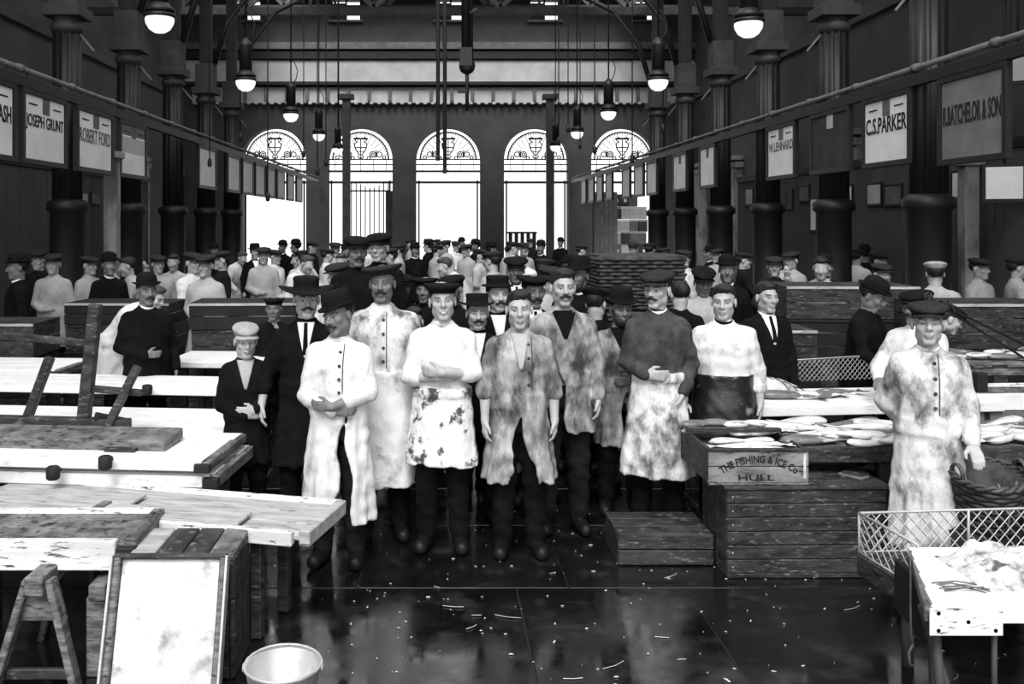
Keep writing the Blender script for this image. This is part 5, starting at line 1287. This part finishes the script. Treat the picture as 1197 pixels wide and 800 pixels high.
person('person', 'man in round black hat and long dark coat standing among white tables', at(172,8.25), 1.68, R_(38), (R_(-4),0,0), ('bent','hang'), coat=dict(mat=M_coat_black, hem=.66, grow=.03), hat=('bowler', M_felt), skin=M_skin_dark, moustache=True, collar=M_collar, girth=1.0, **D1)
person('person', 'man in dazzling white smock bending behind the man in black', at(138,9.6), 1.70, R_(70), (0,0,0), ('work','work'), coat=dict(mat=WHITE, hem=.6, grow=.05), hair=M_hair_mid, bend=.75, girth=1.05, **D1)
person('person', 'stooping man in black bowler beside the dark rounded back', at(1003,8.0), 1.68, R_(40), (R_(10),R_(15),0), ('work','work'), coat=B, hat=('bowler', M_felt), skin=M_skin_dark, bend=.2, **D1)
person('person', 'man in black bent double, only his rounded back showing', at(1040,8.2), 1.66, R_(80), (0,0,0), ('work','work'), coat=dict(mat=M_coat_black, hem=.6, grow=.05), hat=('cap', M_felt), bend=.85, girth=1.05, **D1)
person('person', 'moustached man in dark cap and white shirt looking left behind the porter', at(1071,6.9), 1.66, R_(-50), (R_(-10),0,0), ('work','work'), coat=dict(mat=WHITE, hem=.8, grow=.03), hat=('cap', M_felt), skin=M_skin_dark, moustache=True, collar=M_collar, **D1)
person('person', 'man in pale cap and light jacket seen from behind near the fluted column', at(1093,10.0), 1.74, R_(160), (0,0,0), ('work','work'), coat=dict(mat=M_light_cloth, hem=.8, grow=.04), hat=('cap', M_cap_light), girth=1.0, **D1)

# ------------------------------------------------------------------ the crowd down the hall: a few figures, copied
TEMPL = {}
def tmpl(key, **kw):
    TEMPL[key] = person('person', 'crowd figure '+key, (0,0,0), 1.72, 0, detail=0, **kw)
tmpl('white', coat=dict(mat=WHITE, hem=.5, grow=.035), trousers=M_coat_dark, hat=('cap', M_tweed), arms=('work','hang'))
tmpl('whitebend', coat=dict(mat=WHITE, hem=.55, grow=.045), trousers=M_coat_dark, arms=('work','work'), bend=.55, hair=M_hair_mid)
tmpl('light', coat=dict(mat=M_light_cloth, hem=.6, grow=.03), trousers=M_coat_dark, hat=('cap', M_tweed), arms=('bent','hang'))
tmpl('dark', coat=dict(mat=M_coat_black, hem=.6), hat=('bowler', M_felt), arms=('hang','hang'), skin=M_skin_dark, collar=M_collar)
tmpl('darkcap', coat=dict(mat=M_coat_dark, hem=.75), hat=('cap', M_tweed), arms=('work','hang'))
tmpl('vest', coat=dict(mat=M_coat_black, hem=.85, flare=0), hat=('trilby', M_felt), arms=('hang','bent'), shirt=M_collar, trousers=M_coat_dark)
tmpl('reach', coat=dict(mat=M_light_cloth, hem=.7, grow=.03), arms=('raise','work'), hair=M_hair, trousers=M_coat_dark, bend=.2)
tused = {k: False for k in TEMPL}
LAB = {'white':'man in white smock and dark cap','whitebend':'man in white smock bending forward','light':'man in light jacket and cap','dark':'man in dark coat and bowler','darkcap':'man in dark jacket and cap','vest':'man in waistcoat and soft hat','reach':'bareheaded man reaching up'}
BLK = ((-2.85,-1.15,9.0,10.8),(-4.5,-2.7,10.2,11.7),(-5.5,-3.7,9.0,10.5),(2.3,3.7,7.9,9.4),(3.15,5.0,8.9,10.4),(4.2,6.0,8.2,9.7),(1.2,2.7,8.6,10.1),(-5.6,-1.2,5,9.7))
CRD = []; PLACED = [tuple(o.location)[:2] for o in bpy.data.objects if o.name.startswith('person') and o.parent is None and o.location.length > .1]
MARK = ((40,'at the far left edge'),(85,'below the second white board'),(118,'below the third white board'),(150,'below the fourth white board'),(200,'beyond the man in black'),(235,'by the pale left pier'),(275,'left of the first arch'),(330,'before the first arch'),(372,'between the first and second arches'),(412,'by the left iron post'),(440,'before the second arch'),(472,'by the pier left of the middle arch'),(500,'before the middle arch, left part'),(525,'before the middle arch'),(552,'before the middle arch, right part'),(580,'by the pier right of the middle arch'),(610,'before the fourth arch'),(650,'by the right iron post'),(700,'left of the fifth arch'),(765,'before the fifth arch'),(815,'right of the fifth arch'),(860,'by the pale right pier'),(910,'below the faint name board'),(960,'behind the crates under the blackened board'),(1010,'left of the bold white board'),(1065,'below the bold white board'),(1115,'by the nearest fluted column'),(1150,'right of the nearest fluted column'),(1300,'at the right edge'))
COLS = [(5.9,y) for y in (11.3,14.0,16.8,19.6,22.4,25.2)]+[(-5.5,y) for y in (14.0,16.8,19.6,22.4,25.2)]
def crowd(x, ytop, key, zone, rz, H=None):
    o = TEMPL[key]
    if tused[key]: o = copy_tree(o)
    tused[key] = True
    H = H or r7.uniform(1.66,1.78); top = H+.05-(.17 if key == 'whitebend' else 0)
    d = FPX*(CAMH-top)/(ytop-VY); p = list(at(x, d))
    for cx, cy in COLS:
        if abs(p[0]-cx) < .75 and abs(p[1]-cy) < .8: p[0] = cx+(-.85 if cx > 0 else .85)
    if abs(p[0]-7.7) < .45 and 11.4 < p[1] < 24.4: p[0] = 7.1
    if abs(p[0]+7.4) < .45 and 15.2 < p[1] < 24.4: p[0] = -6.7
    for x0, x1, y0, y1 in BLK:
        if x0 < p[0] < x1 and y0 < p[1] < y1: p = list(at(x, y1+.1))
    for it in range(12):
        if any(math.hypot(p[0]-q[0], p[1]-q[1]) < .62 for q in PLACED): p = list(at(x, p[1]+.35)); 
        else: break
    PLACED.append(tuple(p))
    o.location = p; s_ = H/1.72; o.scale = (s_,)*3; o.rotation_euler = (0,0,rz); o['group'] = 'crowd '+zone[13:]
    CRD.append((LAB[key]+' '+[m for l, m in MARK if x < l][0], d, o))
r7 = random.Random(17)
ZL = 'in the crowd under the left name boards'; ZC = 'in the crowd before the bright arches'; ZR = 'in the crowd under the right name boards'
for x, y, k in ((62,297,'light'),(105,297,'light'),(128,294,'dark'),(92,300,'whitebend'),(160,298,'reach'),(185,296,'light'),(205,292,'reach'),(226,294,'white'),(240,297,'light'),(258,290,'darkcap'),(270,296,'whitebend'),(298,284,'vest'),(322,289,'white'),(308,286,'light'),(250,284,'dark'),(20,300,'dark'),(45,295,'darkcap')):
    crowd(x, y, k, ZL, r7.uniform(-1.2,1.2))
for x, y, k in ((345,279,'dark'),(340,300,'whitebend'),(352,290,'light'),(372,299,'whitebend'),(395,302,'white'),(410,297,'whitebend'),(383,289,'white'),(392,284,'light'),(404,284,'dark'),(455,287,'darkcap'),(465,283,'light'),(485,283,'dark'),(500,279,'vest'),(511,284,'light'),(520,280,'light'),(533,280,'white'),(547,303,'whitebend'),(545,283,'light'),(555,279,'dark'),(562,288,'light'),(575,290,'light'),(590,284,'reach'),(612,281,'light'),(632,280,'dark'),(638,298,'white'),(655,277,'dark'),(622,300,'whitebend'),(665,297,'dark'),(575,282,'dark'),(600,280,'light'),(680,284,'darkcap'),(430,282,'white'),(418,280,'dark'),(446,281,'light'),(510,278,'darkcap'),(540,277,'dark'),(620,277,'darkcap'),(480,278,'light'),(365,281,'darkcap'),(330,281,'dark')):
    crowd(x, y, k, ZC, r7.uniform(-1.4,1.4) if k == 'whitebend' else r7.uniform(-2.6,2.6))
for x, y, k in ((800,289,'white'),(850,297,'dark'),(870,292,'darkcap'),(838,288,'light'),(922,293,'light'),(937,286,'whitebend'),(960,294,'reach'),(986,291,'light'),(1002,288,'white'),(1028,293,'light'),(1046,285,'dark'),(1126,293,'dark'),(1146,299,'light'),(1163,304,'light'),(1176,288,'white'),(1190,300,'light'),(905,296,'darkcap'),(965,300,'dark'),(775,287,'light'),(760,283,'darkcap'),(740,281,'light'),(890,286,'dark'),(1112,286,'darkcap')):
    crowd(x, y, k, ZR, r7.uniform(-1.4,1.4) if k == 'whitebend' else r7.uniform(-2.6,2.6))

CRD.sort(key=lambda c: c[1]); seen = {}
for lb, d, o in CRD: seen.setdefault(lb, []).append(o)
for lb, os_ in seen.items():
    for i, o in enumerate(os_): o['label'] = lb if len(os_) == 1 else lb+', '+('nearest' if i == 0 else 'farthest' if i == len(os_)-1 else ORD[i]+' in depth')
